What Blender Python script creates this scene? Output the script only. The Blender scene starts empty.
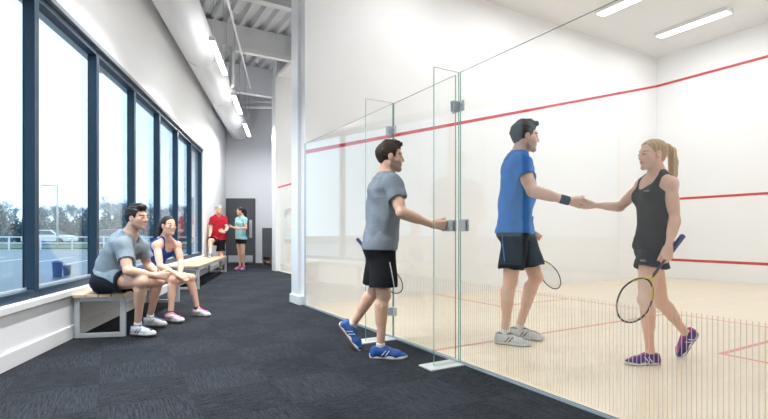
import bpy, bmesh, math, random
import numpy as np
from mathutils import Vector, Matrix
random.seed(7)
SC = bpy.context.scene
COL = SC.collection
PI = math.pi

# ------------------------------------------------------------------ camera geometry
F, CX, HY, EYE = 467.0, 384.0, 233.3, 1.0

def at(px, py, Y):
    """A point of the place seen at that pixel, at depth Y (camera stands at the origin, 1 m above the floor)."""
    return np.array([(px - CX) / F * Y, Y, EYE - (py - HY) / F * Y])

U = np.array([0.8633, 0.5047, 0.0])      # court: from the glass towards the front wall
W_ = np.array([0.5047, -0.8633, 0.0])    # court: along the glass wall, towards the viewer
P0 = np.array([-1.096, 6.477, 0.0])      # court corner where the glass meets the side wall
Z_ = np.array([0, 0, 1.0])
CL, CW, CH = 8.59, 5.75, 5.06            # court length, width, height
def ct(u, v, z=0.0):
    return P0 + U * u + W_ * v + Z_ * z

WD = np.array([-0.2027, 0.9792, 0.0])    # along the window wall
WN = np.array([0.9792, 0.2027, 0.0])     # from the window wall into the room
WO = np.array([-2.055, 0.0, 0.0])
def wl(s, n, z=0.0):
    return WO + WD * s + WN * n + Z_ * z
def sY(y):
    return y / 0.9792

# ------------------------------------------------------------------ materials
def newmat(name):
    m = bpy.data.materials.new(name); m.use_nodes = True
    nt = m.node_tree
    return m, nt, nt.nodes['Principled BSDF']

def mat(name, col, rough=0.6, metal=0.0, var=0.06, scale=12.0, bump=0.0, bscale=60.0, spec=0.5, emit=None, coat=0.0):
    m, nt, b = newmat(name)
    b.inputs['Roughness'].default_value = rough
    b.inputs['Metallic'].default_value = metal
    b.inputs['Specular IOR Level'].default_value = spec
    b.inputs['Coat Weight'].default_value = coat
    tc = nt.nodes.new('ShaderNodeTexCoord')
    nz = nt.nodes.new('ShaderNodeTexNoise'); nz.inputs['Scale'].default_value = scale; nz.inputs['Detail'].default_value = 4
    nt.links.new(tc.outputs['Object'], nz.inputs['Vector'])
    mx = nt.nodes.new('ShaderNodeMix'); mx.data_type = 'RGBA'
    c = np.array(col)
    mx.inputs['A'].default_value = (*np.clip(c * (1 - var), 0, 1), 1)
    mx.inputs['B'].default_value = (*np.clip(c * (1 + var), 0, 1), 1)
    nt.links.new(nz.outputs['Fac'], mx.inputs['Factor'])
    nt.links.new(mx.outputs['Result'], b.inputs['Base Color'])
    if bump:
        n2 = nt.nodes.new('ShaderNodeTexNoise'); n2.inputs['Scale'].default_value = bscale; n2.inputs['Detail'].default_value = 3
        nt.links.new(tc.outputs['Object'], n2.inputs['Vector'])
        bp = nt.nodes.new('ShaderNodeBump'); bp.inputs['Strength'].default_value = bump; bp.inputs['Distance'].default_value = 0.01
        nt.links.new(n2.outputs['Fac'], bp.inputs['Height']); nt.links.new(bp.outputs['Normal'], b.inputs['Normal'])
    if emit:
        b.inputs['Emission Color'].default_value = (*emit[0], 1); b.inputs['Emission Strength'].default_value = emit[1]
    return m

def attr_mat(name, rough=0.5, var=0.05, scale=30, bump=0.0, bscale=200, spec=0.4):
    """colour from the mesh's own colour attribute, with a fine procedural mottling"""
    m, nt, b = newmat(name)
    b.inputs['Roughness'].default_value = rough; b.inputs['Specular IOR Level'].default_value = spec
    at_ = nt.nodes.new('ShaderNodeAttribute'); at_.attribute_name = 'Col'
    tc = nt.nodes.new('ShaderNodeTexCoord')
    nz = nt.nodes.new('ShaderNodeTexNoise'); nz.inputs['Scale'].default_value = scale; nz.inputs['Detail'].default_value = 3
    nt.links.new(tc.outputs['Object'], nz.inputs['Vector'])
    mr = nt.nodes.new('ShaderNodeMapRange'); mr.inputs['To Min'].default_value = 1 - var * 2; mr.inputs['To Max'].default_value = 1 + var * 2
    nt.links.new(nz.outputs['Fac'], mr.inputs['Value'])
    vm = nt.nodes.new('ShaderNodeVectorMath'); vm.operation = 'SCALE'
    nt.links.new(at_.outputs['Color'], vm.inputs[0]); nt.links.new(mr.outputs['Result'], vm.inputs['Scale'])
    nt.links.new(vm.outputs['Vector'], b.inputs['Base Color'])
    return m

def glass_mat(name, tint, f0=0.04, gain=1.0):
    """clear pane: transparent, with a Schlick mirror reflection on each face"""
    m = bpy.data.materials.new(name); m.use_nodes = True
    nt = m.node_tree; nt.nodes.clear()
    out = nt.nodes.new('ShaderNodeOutputMaterial')
    tr = nt.nodes.new('ShaderNodeBsdfTransparent'); tr.inputs['Color'].default_value = (*tint, 1)
    gl = nt.nodes.new('ShaderNodeBsdfGlossy'); gl.inputs['Roughness'].default_value = 0.0; gl.inputs['Color'].default_value = (1, 1, 1, 1)
    geo = nt.nodes.new('ShaderNodeNewGeometry')
    dp = nt.nodes.new('ShaderNodeVectorMath'); dp.operation = 'DOT_PRODUCT'
    nt.links.new(geo.outputs['Normal'], dp.inputs[0]); nt.links.new(geo.outputs['Incoming'], dp.inputs[1])
    def mth(op, a, b=None):
        n = nt.nodes.new('ShaderNodeMath'); n.operation = op
        for i, x in enumerate((a, b)):
            if x is None: continue
            if isinstance(x, (int, float)): n.inputs[i].default_value = x
            else: nt.links.new(x, n.inputs[i])
        return n.outputs[0]
    c = mth('ABSOLUTE', dp.outputs['Value'])
    p5 = mth('POWER', mth('SUBTRACT', 1.0, c), 5.0)
    fr = mth('MULTIPLY', mth('ADD', mth('MULTIPLY', p5, 1 - f0), f0), gain)
    mx = nt.nodes.new('ShaderNodeMixShader')
    nt.links.new(fr, mx.inputs[0]); nt.links.new(tr.outputs[0], mx.inputs[1]); nt.links.new(gl.outputs[0], mx.inputs[2])
    nt.links.new(mx.outputs[0], out.inputs['Surface'])
    return m

M = {}
M['wall'] = mat('white_paint', (0.84, 0.84, 0.84), 0.7, var=0.012, scale=3, bump=0.03, bscale=120)
M['courtwall'] = mat('court_plaster', (0.86, 0.86, 0.86), 0.55, var=0.015, scale=2, bump=0.02, bscale=80)
M['ceil'] = mat('court_ceiling', (0.80, 0.80, 0.80), 0.8, var=0.01, scale=3)
M['trim'] = mat('white_gloss_trim', (0.82, 0.82, 0.82), 0.4, var=0.01)
M['backwall'] = mat('pale_lilac_paint', (0.80, 0.81, 0.85), 0.7, var=0.012, scale=3)
M['deck'] = mat('galvanised_deck', (0.66, 0.67, 0.69), 0.5, 0.0, var=0.05, scale=4)
M['beam'] = mat('grey_white_beam', (0.76, 0.76, 0.77), 0.6, var=0.02)
M['duct'] = mat('white_duct', (0.84, 0.845, 0.86), 0.42, 0.0, var=0.015, scale=2)
M['frame'] = mat('navy_aluminium', (0.015, 0.042, 0.075), 0.4, 0.1, var=0.05)
M['alu'] = mat('brushed_aluminium', (0.60, 0.65, 0.68), 0.4, 0.15, var=0.05)
M['steel'] = mat('grey_steel', (0.50, 0.53, 0.55), 0.4, 0.15, var=0.05)
M['channel'] = mat('blue_grey_channel', (0.50, 0.58, 0.64), 0.4, 0.3, var=0.04)
M['plate'] = mat('pale_base_plate', (0.62, 0.66, 0.64), 0.35, 0.3, var=0.04)
M['red'] = mat('red_court_paint', (0.55, 0.025, 0.03), 0.5, var=0.05)
M['redfloor'] = mat('faded_red_floor_paint', (0.66, 0.27, 0.22), 0.5, var=0.06)
M['glass'] = glass_mat('court_glass', (0.990, 0.997, 0.993), 0.022, 1.0)
M['pane'] = glass_mat('window_glass', (0.96, 0.98, 0.99), 0.04)
def frosted(name, col, clear):
    m = bpy.data.materials.new(name); m.use_nodes = True; nt = m.node_tree; nt.nodes.clear()
    out = nt.nodes.new('ShaderNodeOutputMaterial'); a = nt.nodes.new('ShaderNodeBsdfTransparent'); b = nt.nodes.new('ShaderNodeBsdfTranslucent'); c = nt.nodes.new('ShaderNodeBsdfDiffuse')
    nz = nt.nodes.new('ShaderNodeTexNoise'); nz.inputs['Scale'].default_value = 30
    rp = nt.nodes.new('ShaderNodeMix'); rp.data_type = 'RGBA'; rp.inputs['A'].default_value = (*col, 1); rp.inputs['B'].default_value = (*(np.array(col) * .95), 1)
    nt.links.new(nz.outputs['Fac'], rp.inputs['Factor'])
    for n in (b, c): nt.links.new(rp.outputs['Result'], n.inputs['Color'])
    m1 = nt.nodes.new('ShaderNodeMixShader'); m1.inputs[0].default_value = .5; nt.links.new(b.outputs[0], m1.inputs[1]); nt.links.new(c.outputs[0], m1.inputs[2])
    m2 = nt.nodes.new('ShaderNodeMixShader'); m2.inputs[0].default_value = clear; nt.links.new(m1.outputs[0], m2.inputs[1]); nt.links.new(a.outputs[0], m2.inputs[2])
    nt.links.new(m2.outputs[0], out.inputs['Surface']); return m
M['stripe'] = frosted('etched_stripe', (.84, .74, .63), .38)
m, nt, b = newmat('green_glass_edge')
b.inputs['Base Color'].default_value = (0.09, 0.34, 0.28, 1); b.inputs['Roughness'].default_value = 0.15; b.inputs['Alpha'].default_value = 0.85
M['edge'] = m
M['lamp'] = mat('lit_diffuser', (0.9, 0.9, 0.9), 0.5, emit=((1.0, 0.99, 0.975), 6.0))
M['lampc'] = mat('lit_diffuser_cool', (0.9, 0.9, 0.9), 0.5, emit=((0.97, 0.99, 1.0), 14.0))
M['white'] = mat('white_powdercoat', (0.8, 0.8, 0.8), 0.4, var=0.01)
M['door'] = mat('charcoal_door', (0.095, 0.10, 0.115), 0.5, var=0.04)
M['darkgrey'] = mat('dark_grey_panel', (0.085, 0.095, 0.11), 0.6, var=0.05)
M['cable'] = mat('grey_cable', (0.45, 0.45, 0.45), 0.5)

def wood_mat(name, c1, c2, plank, along, across, joint=0.004, rough=0.35):
    """boards laid in the world's own directions: along = unit vector down the boards"""
    m, nt, b = newmat(name)
    b.inputs['Roughness'].default_value = rough
    tc = nt.nodes.new('ShaderNodeTexCoord')
    def comp(v):
        d = nt.nodes.new('ShaderNodeVectorMath'); d.operation = 'DOT_PRODUCT'
        nt.links.new(tc.outputs['Object'], d.inputs[0]); d.inputs[1].default_value = tuple(v); return d.outputs['Value']
    a, c = comp(along), comp(across)
    cb = nt.nodes.new('ShaderNodeCombineXYZ'); nt.links.new(a, cb.inputs[0]); nt.links.new(c, cb.inputs[1])
    br = nt.nodes.new('ShaderNodeTexBrick')
    nt.links.new(cb.outputs[0], br.inputs['Vector'])
    br.inputs['Scale'].default_value = 1.0; br.inputs['Brick Width'].default_value = 1.4; br.inputs['Row Height'].default_value = plank
    br.inputs['Mortar Size'].default_value = joint * 0.3; br.inputs['Bias'].default_value = 0.0
    br.inputs['Color1'].default_value = (*c1, 1); br.inputs['Color2'].default_value = (*c2, 1)
    br.inputs['Mortar'].default_value = (*(np.array(c1) * 0.86), 1)
    mp = nt.nodes.new('ShaderNodeMapping'); mp.inputs['Scale'].default_value = (1.5, 40, 1)
    nt.links.new(cb.outputs[0], mp.inputs['Vector'])
    nz = nt.nodes.new('ShaderNodeTexNoise'); nz.inputs['Scale'].default_value = 2.0; nz.inputs['Detail'].default_value = 5
    nt.links.new(mp.outputs[0], nz.inputs['Vector'])
    mx = nt.nodes.new('ShaderNodeMix'); mx.data_type = 'RGBA'; mx.blend_type = 'MULTIPLY'; mx.inputs['Factor'].default_value = 0.35
    rp = nt.nodes.new('ShaderNodeMapRange'); rp.inputs['To Min'].default_value = 0.72; rp.inputs['To Max'].default_value = 1.15
    nt.links.new(nz.outputs['Fac'], rp.inputs['Value'])
    nt.links.new(br.outputs['Color'], mx.inputs['A']); nt.links.new(rp.outputs['Result'], mx.inputs['B'])
    nt.links.new(mx.outputs['Result'], b.inputs['Base Color'])
    return m
M['floorwood'] = wood_mat('maple_sports_floor', (0.80, 0.69, 0.54), (0.765, 0.65, 0.495), 0.09, U, W_)
M['slat'] = wood_mat('ash_bench_slat', (0.70, 0.53, 0.37), (0.65, 0.47, 0.31), 3.0, WD, WN, 0.0, 0.4)

def carpet_mat():
    m, nt, b = newmat('charcoal_carpet_tiles')
    b.inputs['Roughness'].default_value = 0.95; b.inputs['Specular IOR Level'].default_value = 0.15
    tc = nt.nodes.new('ShaderNodeTexCoord')
    def comp(v, off=0.0):
        d = nt.nodes.new('ShaderNodeVectorMath'); d.operation = 'DOT_PRODUCT'
        nt.links.new(tc.outputs['Object'], d.inputs[0]); d.inputs[1].default_value = tuple(v); return d.outputs['Value']
    a, c = comp(W_), comp(U)
    cb = nt.nodes.new('ShaderNodeCombineXYZ'); nt.links.new(a, cb.inputs[0]); nt.links.new(c, cb.inputs[1])
    def streak(sx, sy):
        mp = nt.nodes.new('ShaderNodeMapping'); mp.inputs['Scale'].default_value = (sx, sy, 1)
        nt.links.new(cb.outputs[0], mp.inputs['Vector'])
        nz = nt.nodes.new('ShaderNodeTexNoise'); nz.inputs['Scale'].default_value = 1.0; nz.inputs['Detail'].default_value = 3; nz.inputs['Roughness'].default_value = 0.7
        nt.links.new(mp.outputs[0], nz.inputs['Vector']); return nz.outputs['Fac']
    s1, s2 = streak(7, 120), streak(75, 9)
    ck = nt.nodes.new('ShaderNodeTexChecker'); ck.inputs['Scale'].default_value = 2.0
    sc = nt.nodes.new('ShaderNodeVectorMath'); sc.operation = 'ADD'; sc.inputs[1].default_value = (0.13, 0.07, 0.05)
    nt.links.new(cb.outputs[0], sc.inputs[0]); nt.links.new(sc.outputs[0], ck.inputs['Vector'])
    mx = nt.nodes.new('ShaderNodeMix'); nt.links.new(ck.outputs['Fac'], mx.inputs['Factor'])
    
    def lift(x, k, o):
        n_ = nt.nodes.new('ShaderNodeMath'); n_.operation = 'MULTIPLY_ADD'; n_.inputs[1].default_value = k; n_.inputs[2].default_value = o
        nt.links.new(x, n_.inputs[0]); return n_.outputs[0]
    nt.links.new(lift(s1, 1.1, -.035), mx.inputs['A']); nt.links.new(lift(s2, .85, .03), mx.inputs['B'])
    big = nt.nodes.new('ShaderNodeTexNoise'); big.inputs['Scale'].default_value = 1.1; big.inputs['Detail'].default_value = 2
    nt.links.new(cb.outputs[0], big.inputs['Vector'])
    ad = nt.nodes.new('ShaderNodeMath'); ad.operation = 'MULTIPLY_ADD'; ad.inputs[1].default_value = 0.22
    nt.links.new(big.outputs['Fac'], ad.inputs[0]); nt.links.new(mx.outputs['Result'], ad.inputs[2])
    rp = nt.nodes.new('ShaderNodeValToRGB')
    e = rp.color_ramp.elements
    e[0].position = 0.40; e[0].color = (0.0045, 0.006, 0.008, 1)
    e[1].position = 0.88; e[1].color = (0.047, 0.054, 0.065, 1)
    sk = nt.nodes.new('ShaderNodeTexNoise'); sk.inputs['Scale'].default_value = 75; sk.inputs['Detail'].default_value = 2
    nt.links.new(cb.outputs[0], sk.inputs['Vector'])
    a2 = nt.nodes.new('ShaderNodeMath'); a2.operation = 'MULTIPLY_ADD'; a2.inputs[1].default_value = 0.5
    nt.links.new(sk.outputs['Fac'], a2.inputs[0]); a3 = nt.nodes.new('ShaderNodeMath'); a3.operation = 'SUBTRACT'; a3.inputs[1].default_value = 0.25
    nt.links.new(ad.outputs[0], a3.inputs[0]); nt.links.new(a3.outputs[0], a2.inputs[2])
    nt.links.new(a2.outputs[0], rp.inputs['Fac']); nt.links.new(rp.outputs['Color'], b.inputs['Base Color'])
    fz = nt.nodes.new('ShaderNodeTexNoise'); fz.inputs['Scale'].default_value = 180
    nt.links.new(tc.outputs['Object'], fz.inputs['Vector'])
    bp = nt.nodes.new('ShaderNodeBump'); bp.inputs['Strength'].default_value = 0.5; bp.inputs['Distance'].default_value = 0.006
    nt.links.new(fz.outputs['Fac'], bp.inputs['Height']); nt.links.new(bp.outputs['Normal'], b.inputs['Normal'])
    return m
M['carpet'] = carpet_mat()

# ------------------------------------------------------------------ object helpers
def tag(o, label=None, cat=None, group=None, kind=None):
    if label: o['label'] = label
    if cat: o['category'] = cat
    if group: o['group'] = group
    if kind: o['kind'] = kind
    return o

def empty(name, loc=(0, 0, 0), label=None, cat=None, group=None, kind=None):
    o = bpy.data.objects.new(name, None); COL.objects.link(o)
    o.location = tuple(loc); o.empty_display_size = 0.1
    return tag(o, label, cat, group, kind)

def link_mesh(name, me, parent=None):
    o = bpy.data.objects.new(name, me); COL.objects.link(o)
    if parent is not None:
        o.parent = parent
        o.matrix_parent_inverse = Matrix.Translation(-Vector(parent.location)) if parent.type == 'EMPTY' or True else Matrix()
    return o

def mesh_np(name, verts, faces, mats, parent=None, smooth=False, cols=None, mi=None):
    me = bpy.data.meshes.new(name)
    me.from_pydata([tuple(map(float, v)) for v in verts], [], [tuple(int(i) for i in f) for f in faces])
    if not isinstance(mats, (list, tuple)): mats = [mats]
    for m_ in mats: me.materials.append(m_)
    if smooth: me.polygons.foreach_set('use_smooth', [True] * len(me.polygons))
    if mi is not None: me.polygons.foreach_set('material_index', [int(i) for i in mi])
    if cols is not None:
        ca = me.color_attributes.new('Col', 'FLOAT_COLOR', 'POINT')
        ca.data.foreach_set('color', np.concatenate([cols, np.ones((len(cols), 1))], 1).astype(np.float32).ravel())
    me.update()
    return link_mesh(name, me, parent)

class MB:
    """collects solids in world coordinates; build() links them as one mesh object"""
    def __init__(self): self.v, self.f, self.m = [], [], []
    def _add(self, vs, fs, mi=0):
        n = len(self.v); self.v += [tuple(map(float, p)) for p in vs]
        self.f += [tuple(n + i for i in f) for f in fs]; self.m += ([mi] * len(fs) if isinstance(mi, int) else list(mi))
        return self
    def hexa(self, lo4, hi4, mi=0):
        return self._add(list(lo4) + list(hi4), [(3, 2, 1, 0), (4, 5, 6, 7), (0, 1, 5, 4), (1, 2, 6, 5), (2, 3, 7, 6), (3, 0, 4, 7)], mi)
    def fbox(self, fn, a0, a1, b0, b1, z0, z1, mi=0):
        """box in a local frame given by fn(a, b, z)"""
        lo = [fn(a0, b0, z0), fn(a1, b0, z0), fn(a1, b1, z0), fn(a0, b1, z0)]
        hi = [fn(a0, b0, z1), fn(a1, b0, z1), fn(a1, b1, z1), fn(a0, b1, z1)]
        v1, v2, v3 = lo[1] - lo[0], lo[3] - lo[0], hi[0] - lo[0]
        if np.dot(np.cross(v1, v2), v3) < 0: lo, hi = hi, lo
        return self.hexa(lo, hi, mi)
    def prism(self, poly, z0, z1, mi=0):
        n = len(poly)
        area = sum(poly[i][0] * poly[(i + 1) % n][1] - poly[(i + 1) % n][0] * poly[i][1] for i in range(n))
        if area < 0: poly = poly[::-1]
        vs = [(p[0], p[1], z0) for p in poly] + [(p[0], p[1], z1) for p in poly]
        fs = [tuple(range(n))[::-1], tuple(range(n, 2 * n))] + [(i, (i + 1) % n, n + (i + 1) % n, n + i) for i in range(n)]
        return self._add(vs, fs, mi)
    def tube(self, pts, r, n=10, mi=0, closed=False, caps=True, flat=None):
        pts = [np.array(p, float) for p in pts]; k = len(pts)
        rs = [r] * k if isinstance(r, (int, float)) else list(r)
        base = len(self.v); ref = None; rings = []
        for i, p in enumerate(pts):
            if closed: t = pts[(i + 1) % k] - pts[i - 1]
            else: t = pts[min(i + 1, k - 1)] - pts[max(i - 1, 0)]
            t = t / (np.linalg.norm(t) + 1e-12)
            if ref is None:
                ref = np.array([0, 0, 1.0]) if abs(t[2]) < 0.9 else np.array([1.0, 0, 0])
            a = np.cross(t, ref); a /= np.linalg.norm(a) + 1e-12
            b = np.cross(a, t); ref = b
            for j in range(n):
                q = 2 * PI * j / n
                self.v.append(tuple(p + rs[i] * (a * math.cos(q) + b * math.sin(q))))
        segs = k if closed else k - 1
        for i in range(segs):
            i2 = (i + 1) % k
            for j in range(n):
                j2 = (j + 1) % n
                self.f.append((base + i * n + j, base + i * n + j2, base + i2 * n + j2, base + i2 * n + j)); self.m.append(mi)
        if caps and not closed:
            self.f.append(tuple(base + j for j in range(n))[::-1]); self.m.append(mi)
            self.f.append(tuple(base + (k - 1) * n + j for j in range(n))); self.m.append(mi)
        return self
    def sphere(self, c, r, nu=12, nv=8, mi=0):
        c = np.array(c, float); r = np.array([r] * 3 if isinstance(r, (int, float)) else r)
        vs = [c + r * np.array([0, 0, 1.0])]
        for i in range(1, nv):
            th = PI * i / nv
            for j in range(nu):
                ph = 2 * PI * j / nu
                vs.append(c + r * np.array([math.sin(th) * math.cos(ph), math.sin(th) * math.sin(ph), math.cos(th)]))
        vs.append(c - r * np.array([0, 0, 1.0])); fs = []
        for j in range(nu): fs.append((0, 1 + j, 1 + (j + 1) % nu))
        for i in range(nv - 2):
            for j in range(nu):
                a, b_ = 1 + i * nu + j, 1 + i * nu + (j + 1) % nu
                fs.append((a, a + nu, b_ + nu, b_))
        last = len(vs) - 1; s0 = 1 + (nv - 2) * nu
        for j in range(nu): fs.append((s0 + j, last, s0 + (j + 1) % nu))
        return self._add(vs, fs, mi)
    def build(self, name, mats, parent=None, smooth=False, bevel=0.0):
        o = mesh_np(name, self.v, self.f, mats, parent, smooth, mi=self.m)
        if bevel:
            bv = o.modifiers.new('bevel', 'BEVEL'); bv.width = bevel; bv.segments = 2; bv.limit_method = 'ANGLE'
        return o

def struct(o, label=None):
    o['kind'] = 'structure'
    if label: o['label'] = label
    return o
# ================================================================== THE SETTING
ROOF = 5.72
BACKY = 15.7
S0, S1 = sY(-2.6), sY(BACKY)           # window wall runs from behind the viewer to the back wall
WS = [3.98 + 1.28 * (k - 1) for k in range(8)]   # mullion centres along the window wall
ZSILL, ZHEAD = 0.465, 3.06

# floors
far_right = np.array([4.2, BACKY, 0])
struct(MB().prism([wl(S0, -0.3), wl(S1, -0.3) + [0, .3, 0], (6.5, BACKY + .3, 0), (6.5, -3.4, 0), ( -1.4, -3.4, 0)], -0.12, 0.0).build('floor', M['carpet']),
       'dark charcoal blue carpet tiles of the corridor')
fc = struct(MB().prism([ct(0.0, 0), ct(CL, 0), ct(CL, CW), ct(0.0, CW)], -0.1, 0.004).build('floor_court', M['floorwood']), 'pale maple boards of the squash court')
def fline(u0, u1, v0, v1):
    MB().prism([ct(u0, v0), ct(u1, v0), ct(u1, v1), ct(u0, v1)], 0.004, 0.0055).build('court_line', M['redfloor'], fc)
lw = 0.022
fline(3.68 - lw, 3.68 + lw, 0, CW)                 # short line
fline(0.0, 3.68 - lw, 2.93 - lw, 2.93 + lw)        # half-court line
fline(2.25 - lw, 2.25 + lw, 0, 1.43 + lw)          # service boxes
fline(2.25 + lw, 3.68 - lw, 1.43 - lw, 1.43 + lw)
fline(2.03 - lw, 2.03 + lw, 4.22 - lw, CW)
fline(2.03 + lw, 3.68 - lw, 4.22 - lw, 4.22 + lw)

# neighbouring court, one step further back
N0 = 1.51
NV1 = -5.98                                        # its far side wall
struct(MB().prism([ct(N0, -0.4), ct(CL, -0.4), ct(CL, NV1), ct(N0, NV1)], -0.1, 0.004).build('floor_next_court', M['floorwood']))

# court walls
ws = struct(MB().fbox(ct, 0.0, CL + 0.2, -0.42, 0.0, 0, ROOF).build('wall_side', M['courtwall']), 'white side wall of the squash court')
def wall_line(u0, u1, z0, z1, name='out_line', h=0.052):
    a, b = ct(u0, 0, z0), ct(u1, 0, z1)
    lo = [a - Z_ * h / 2, b - Z_ * h / 2, b + W_ * .003 - Z_ * h / 2, a + W_ * .003 - Z_ * h / 2]
    MB().hexa(lo[::-1], [p + Z_ * h for p in lo[::-1]]).build(name, M['red'], ws)
wall_line(0.012, CL, 2.129, 4.405)
wf = struct(MB().fbox(ct, CL, CL + 0.2, 0.0, CW + 0.2, 0, ROOF).build('wall_front', M['courtwall']), 'white front wall of the squash court')
for nm, z, h in (('out_line', 4.405, .055), ('service_line', 1.77, .05), ('tin_line', .405, .055)):
    MB().fbox(ct, CL - .004, CL, 0.003, CW, z - h / 2, z + h / 2).build(nm, M['red'], wf)
MB().fbox(ct, CL - .002, CL, 0.003, CW, 0.006, .377).build('tin_panel', M['courtwall'], wf)
struct(MB().fbox(ct, -0.25, CL + 0.2, CW, CW + 0.2, 0, ROOF).build('wall_right', M['courtwall']))
struct(MB().fbox(ct, -0.02, CL, 0.0, CW, CH, CH + 0.12).build('ceiling_court', M['ceil']), 'white ceiling of the squash court')
struct(MB().fbox(ct, -0.14, -0.02, 0.0, CW, CH, ROOF).build('wall_fascia', M['wall']))
# thickened end of the side wall: painted pier with skirting
struct(MB().fbox(ct, -0.05, 0.0, -0.42, -0.15, 0, ROOF).build('trim_1', M['trim']), 'white pier at the end of the court side wall')
struct(MB().fbox(ct, -0.075, 0.0, -0.435, -0.035, 0, 0.125).build('baseboard_pier', M['trim'], bevel=.006))
# neighbouring court's walls
struct(MB().fbox(ct, N0 - .05, CL, NV1 - 0.30, NV1, 0, ROOF).build('wall_next_side', M['courtwall']))
struct(MB().fbox(ct, N0 - .075, N0 - .05, NV1 - 0.31, NV1 + .0, 0, 5.14).build('trim_2', M['trim']))
struct(MB().fbox(ct, CL, CL + .2, NV1, -0.42, 0, ROOF).build('wall_next_front', M['courtwall']))
struct(MB().fbox(ct, N0 - .02, CL, NV1, -0.42, CH + .1, CH + 0.2).build('ceiling_next_court', M['ceil']))

# window wall
for a, b, z0, z1, nm in ((S0, S1 + .3, 0, ZSILL - 0.06, 'wall_left_lower'), (S0, S1 + .3, ZHEAD, ROOF, 'wall_left_upper'),
                         (S0, WS[0], ZSILL - .06, ZHEAD, 'wall_left_near'), (WS[-1], S1 + .3, ZSILL - .06, ZHEAD, 'wall_left_far')):
    struct(MB().fbox(wl, a, b, -0.32, 0, z0, z1).build(nm, M['wall']))
struct(MB().fbox(wl, WS[0], WS[-1], -0.31, 0.025, ZSILL - 0.06, ZSILL).build('trim_sill', M['trim'], bevel=.008), 'white window sill ledge')
struct(MB().fbox(wl, S0, S1, 0, 0.018, 0, 0.125).build('baseboard_left', M['trim'], bevel=.004))
for k in range(7):
    a, b = WS[k], WS[k + 1]
    fm = MB()
    w, n0, n1, zt, zb = 0.036, -0.122, -0.03, 0.11, 0.07
    fm.fbox(wl, a, a + w, n0, n1, ZSILL, ZHEAD); fm.fbox(wl, b - w, b, n0, n1, ZSILL, ZHEAD)
    fm.fbox(wl, a + w, b - w, n0, n1, ZHEAD - zt, ZHEAD); fm.fbox(wl, a + w, b - w, n0, n1, ZSILL, ZSILL + zb)
    wo = struct(fm.build('window_%d' % (k + 1), M['frame'], bevel=.004))
    if k in (0, 1): pass
    MB().fbox(wl, a + w, b - w, -0.117, -0.105, ZSILL + zb, ZHEAD - zt).build('pane', M['pane'], wo)
    # slim transom bead inside the pane
    MB().fbox(wl, a + w, b - w, -0.104, -0.09, ZSILL + zb, ZSILL + zb + 0.018).build('glazing_bead', M['alu'], wo)

# head lining above the windows: the paler face of the header
struct(MB().fbox(wl, WS[0], WS[-1], -0.10, 0.012, ZHEAD - 0.045, ZHEAD + 0.0).build('trim_head', mat('grey_blue_header', (0.22, 0.25, 0.29), 0.4, 0.3)))

# back wall, door
M['wallgrey'] = mat('mid_grey_paint', (.55, .56, .58), .7)
bw = -5.9
struct(MB().prism([(bw, BACKY), (3.0, BACKY), (3.0, BACKY + .25), (bw, BACKY + .25)], 0, ROOF).build('wall_back', M['backwall']), 'pale grey wall at the end of the corridor')
struct(MB().prism([(-6.2, -2.9), (5, -2.9), (5, -2.65), (-6.2, -2.65)], 0, ROOF).build('wall_behind', M['wallgrey']))
struct(MB().prism([(4.9, -2.9), (5.1, -2.9), (5.1, 0.2), (4.9, .2)], 0, ROOF).build('wall_behind_right', M['wallgrey']))
dx0, dx1, dz = at(226.5, 0, BACKY)[0], at(255.5, 0, BACKY)[0], 2.17
d = struct(empty('door_1', ((dx0 + dx1) / 2, BACKY - .02, 0)), 'charcoal door with pull handle at the end of the corridor')
def xb(x0, x1, y0, y1, z0, z1): return MB().hexa([np.array(p) for p in ((x0, y0, z0), (x1, y0, z0), (x1, y1, z0), (x0, y1, z0))], [np.array(p) for p in ((x0, y0, z1), (x1, y0, z1), (x1, y1, z1), (x0, y1, z1))])
xb(dx0 + .05, dx1 - .05, BACKY - .05, BACKY, 0.008, dz - .05).build('leaf', M['door'], d)
f_ = xb(dx0, dx0 + .05, BACKY - .07, BACKY, 0, dz); f_.v  # frame
fr = MB()
for q in ((dx0, dx0 + .05, 0, dz), (dx1 - .05, dx1, 0, dz), (dx0 + .05, dx1 - .05, dz - .05, dz)):
    t = xb(q[0], q[1], BACKY - .07, BACKY, q[2], q[3]); fr._add(t.v, t.f)
fr.build('door_frame', M['darkgrey'], d)
xb(dx0 + .08, dx1 - .08, BACKY - .056, BACKY - .05, 0.03, 0.26).build('kick_plate', M['alu'], d)
xb(dx1 - .19, dx1 - .10, BACKY - .056, BACKY - .05, 0.85, 1.45).build('push_plate', M['alu'], d)
hb = MB().tube([(dx1 - .145, BACKY - .055, .95), (dx1 - .145, BACKY - .11, .95), (dx1 - .145, BACKY - .11, 1.35), (dx1 - .145, BACKY - .055, 1.35)], .016, 8)
hb.build('pull_handle', M['steel'], d, True)
struct(xb(dx1 + .02, at(300, 0, BACKY)[0], BACKY - .02, BACKY, 0, 0.12).build('baseboard_back', M['trim']))
struct(xb(at(222, 0, BACKY)[0], at(224.5, 0, BACKY)[0], BACKY - .12, BACKY, 0, ROOF).build('trim_3', M['trim']))

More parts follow.
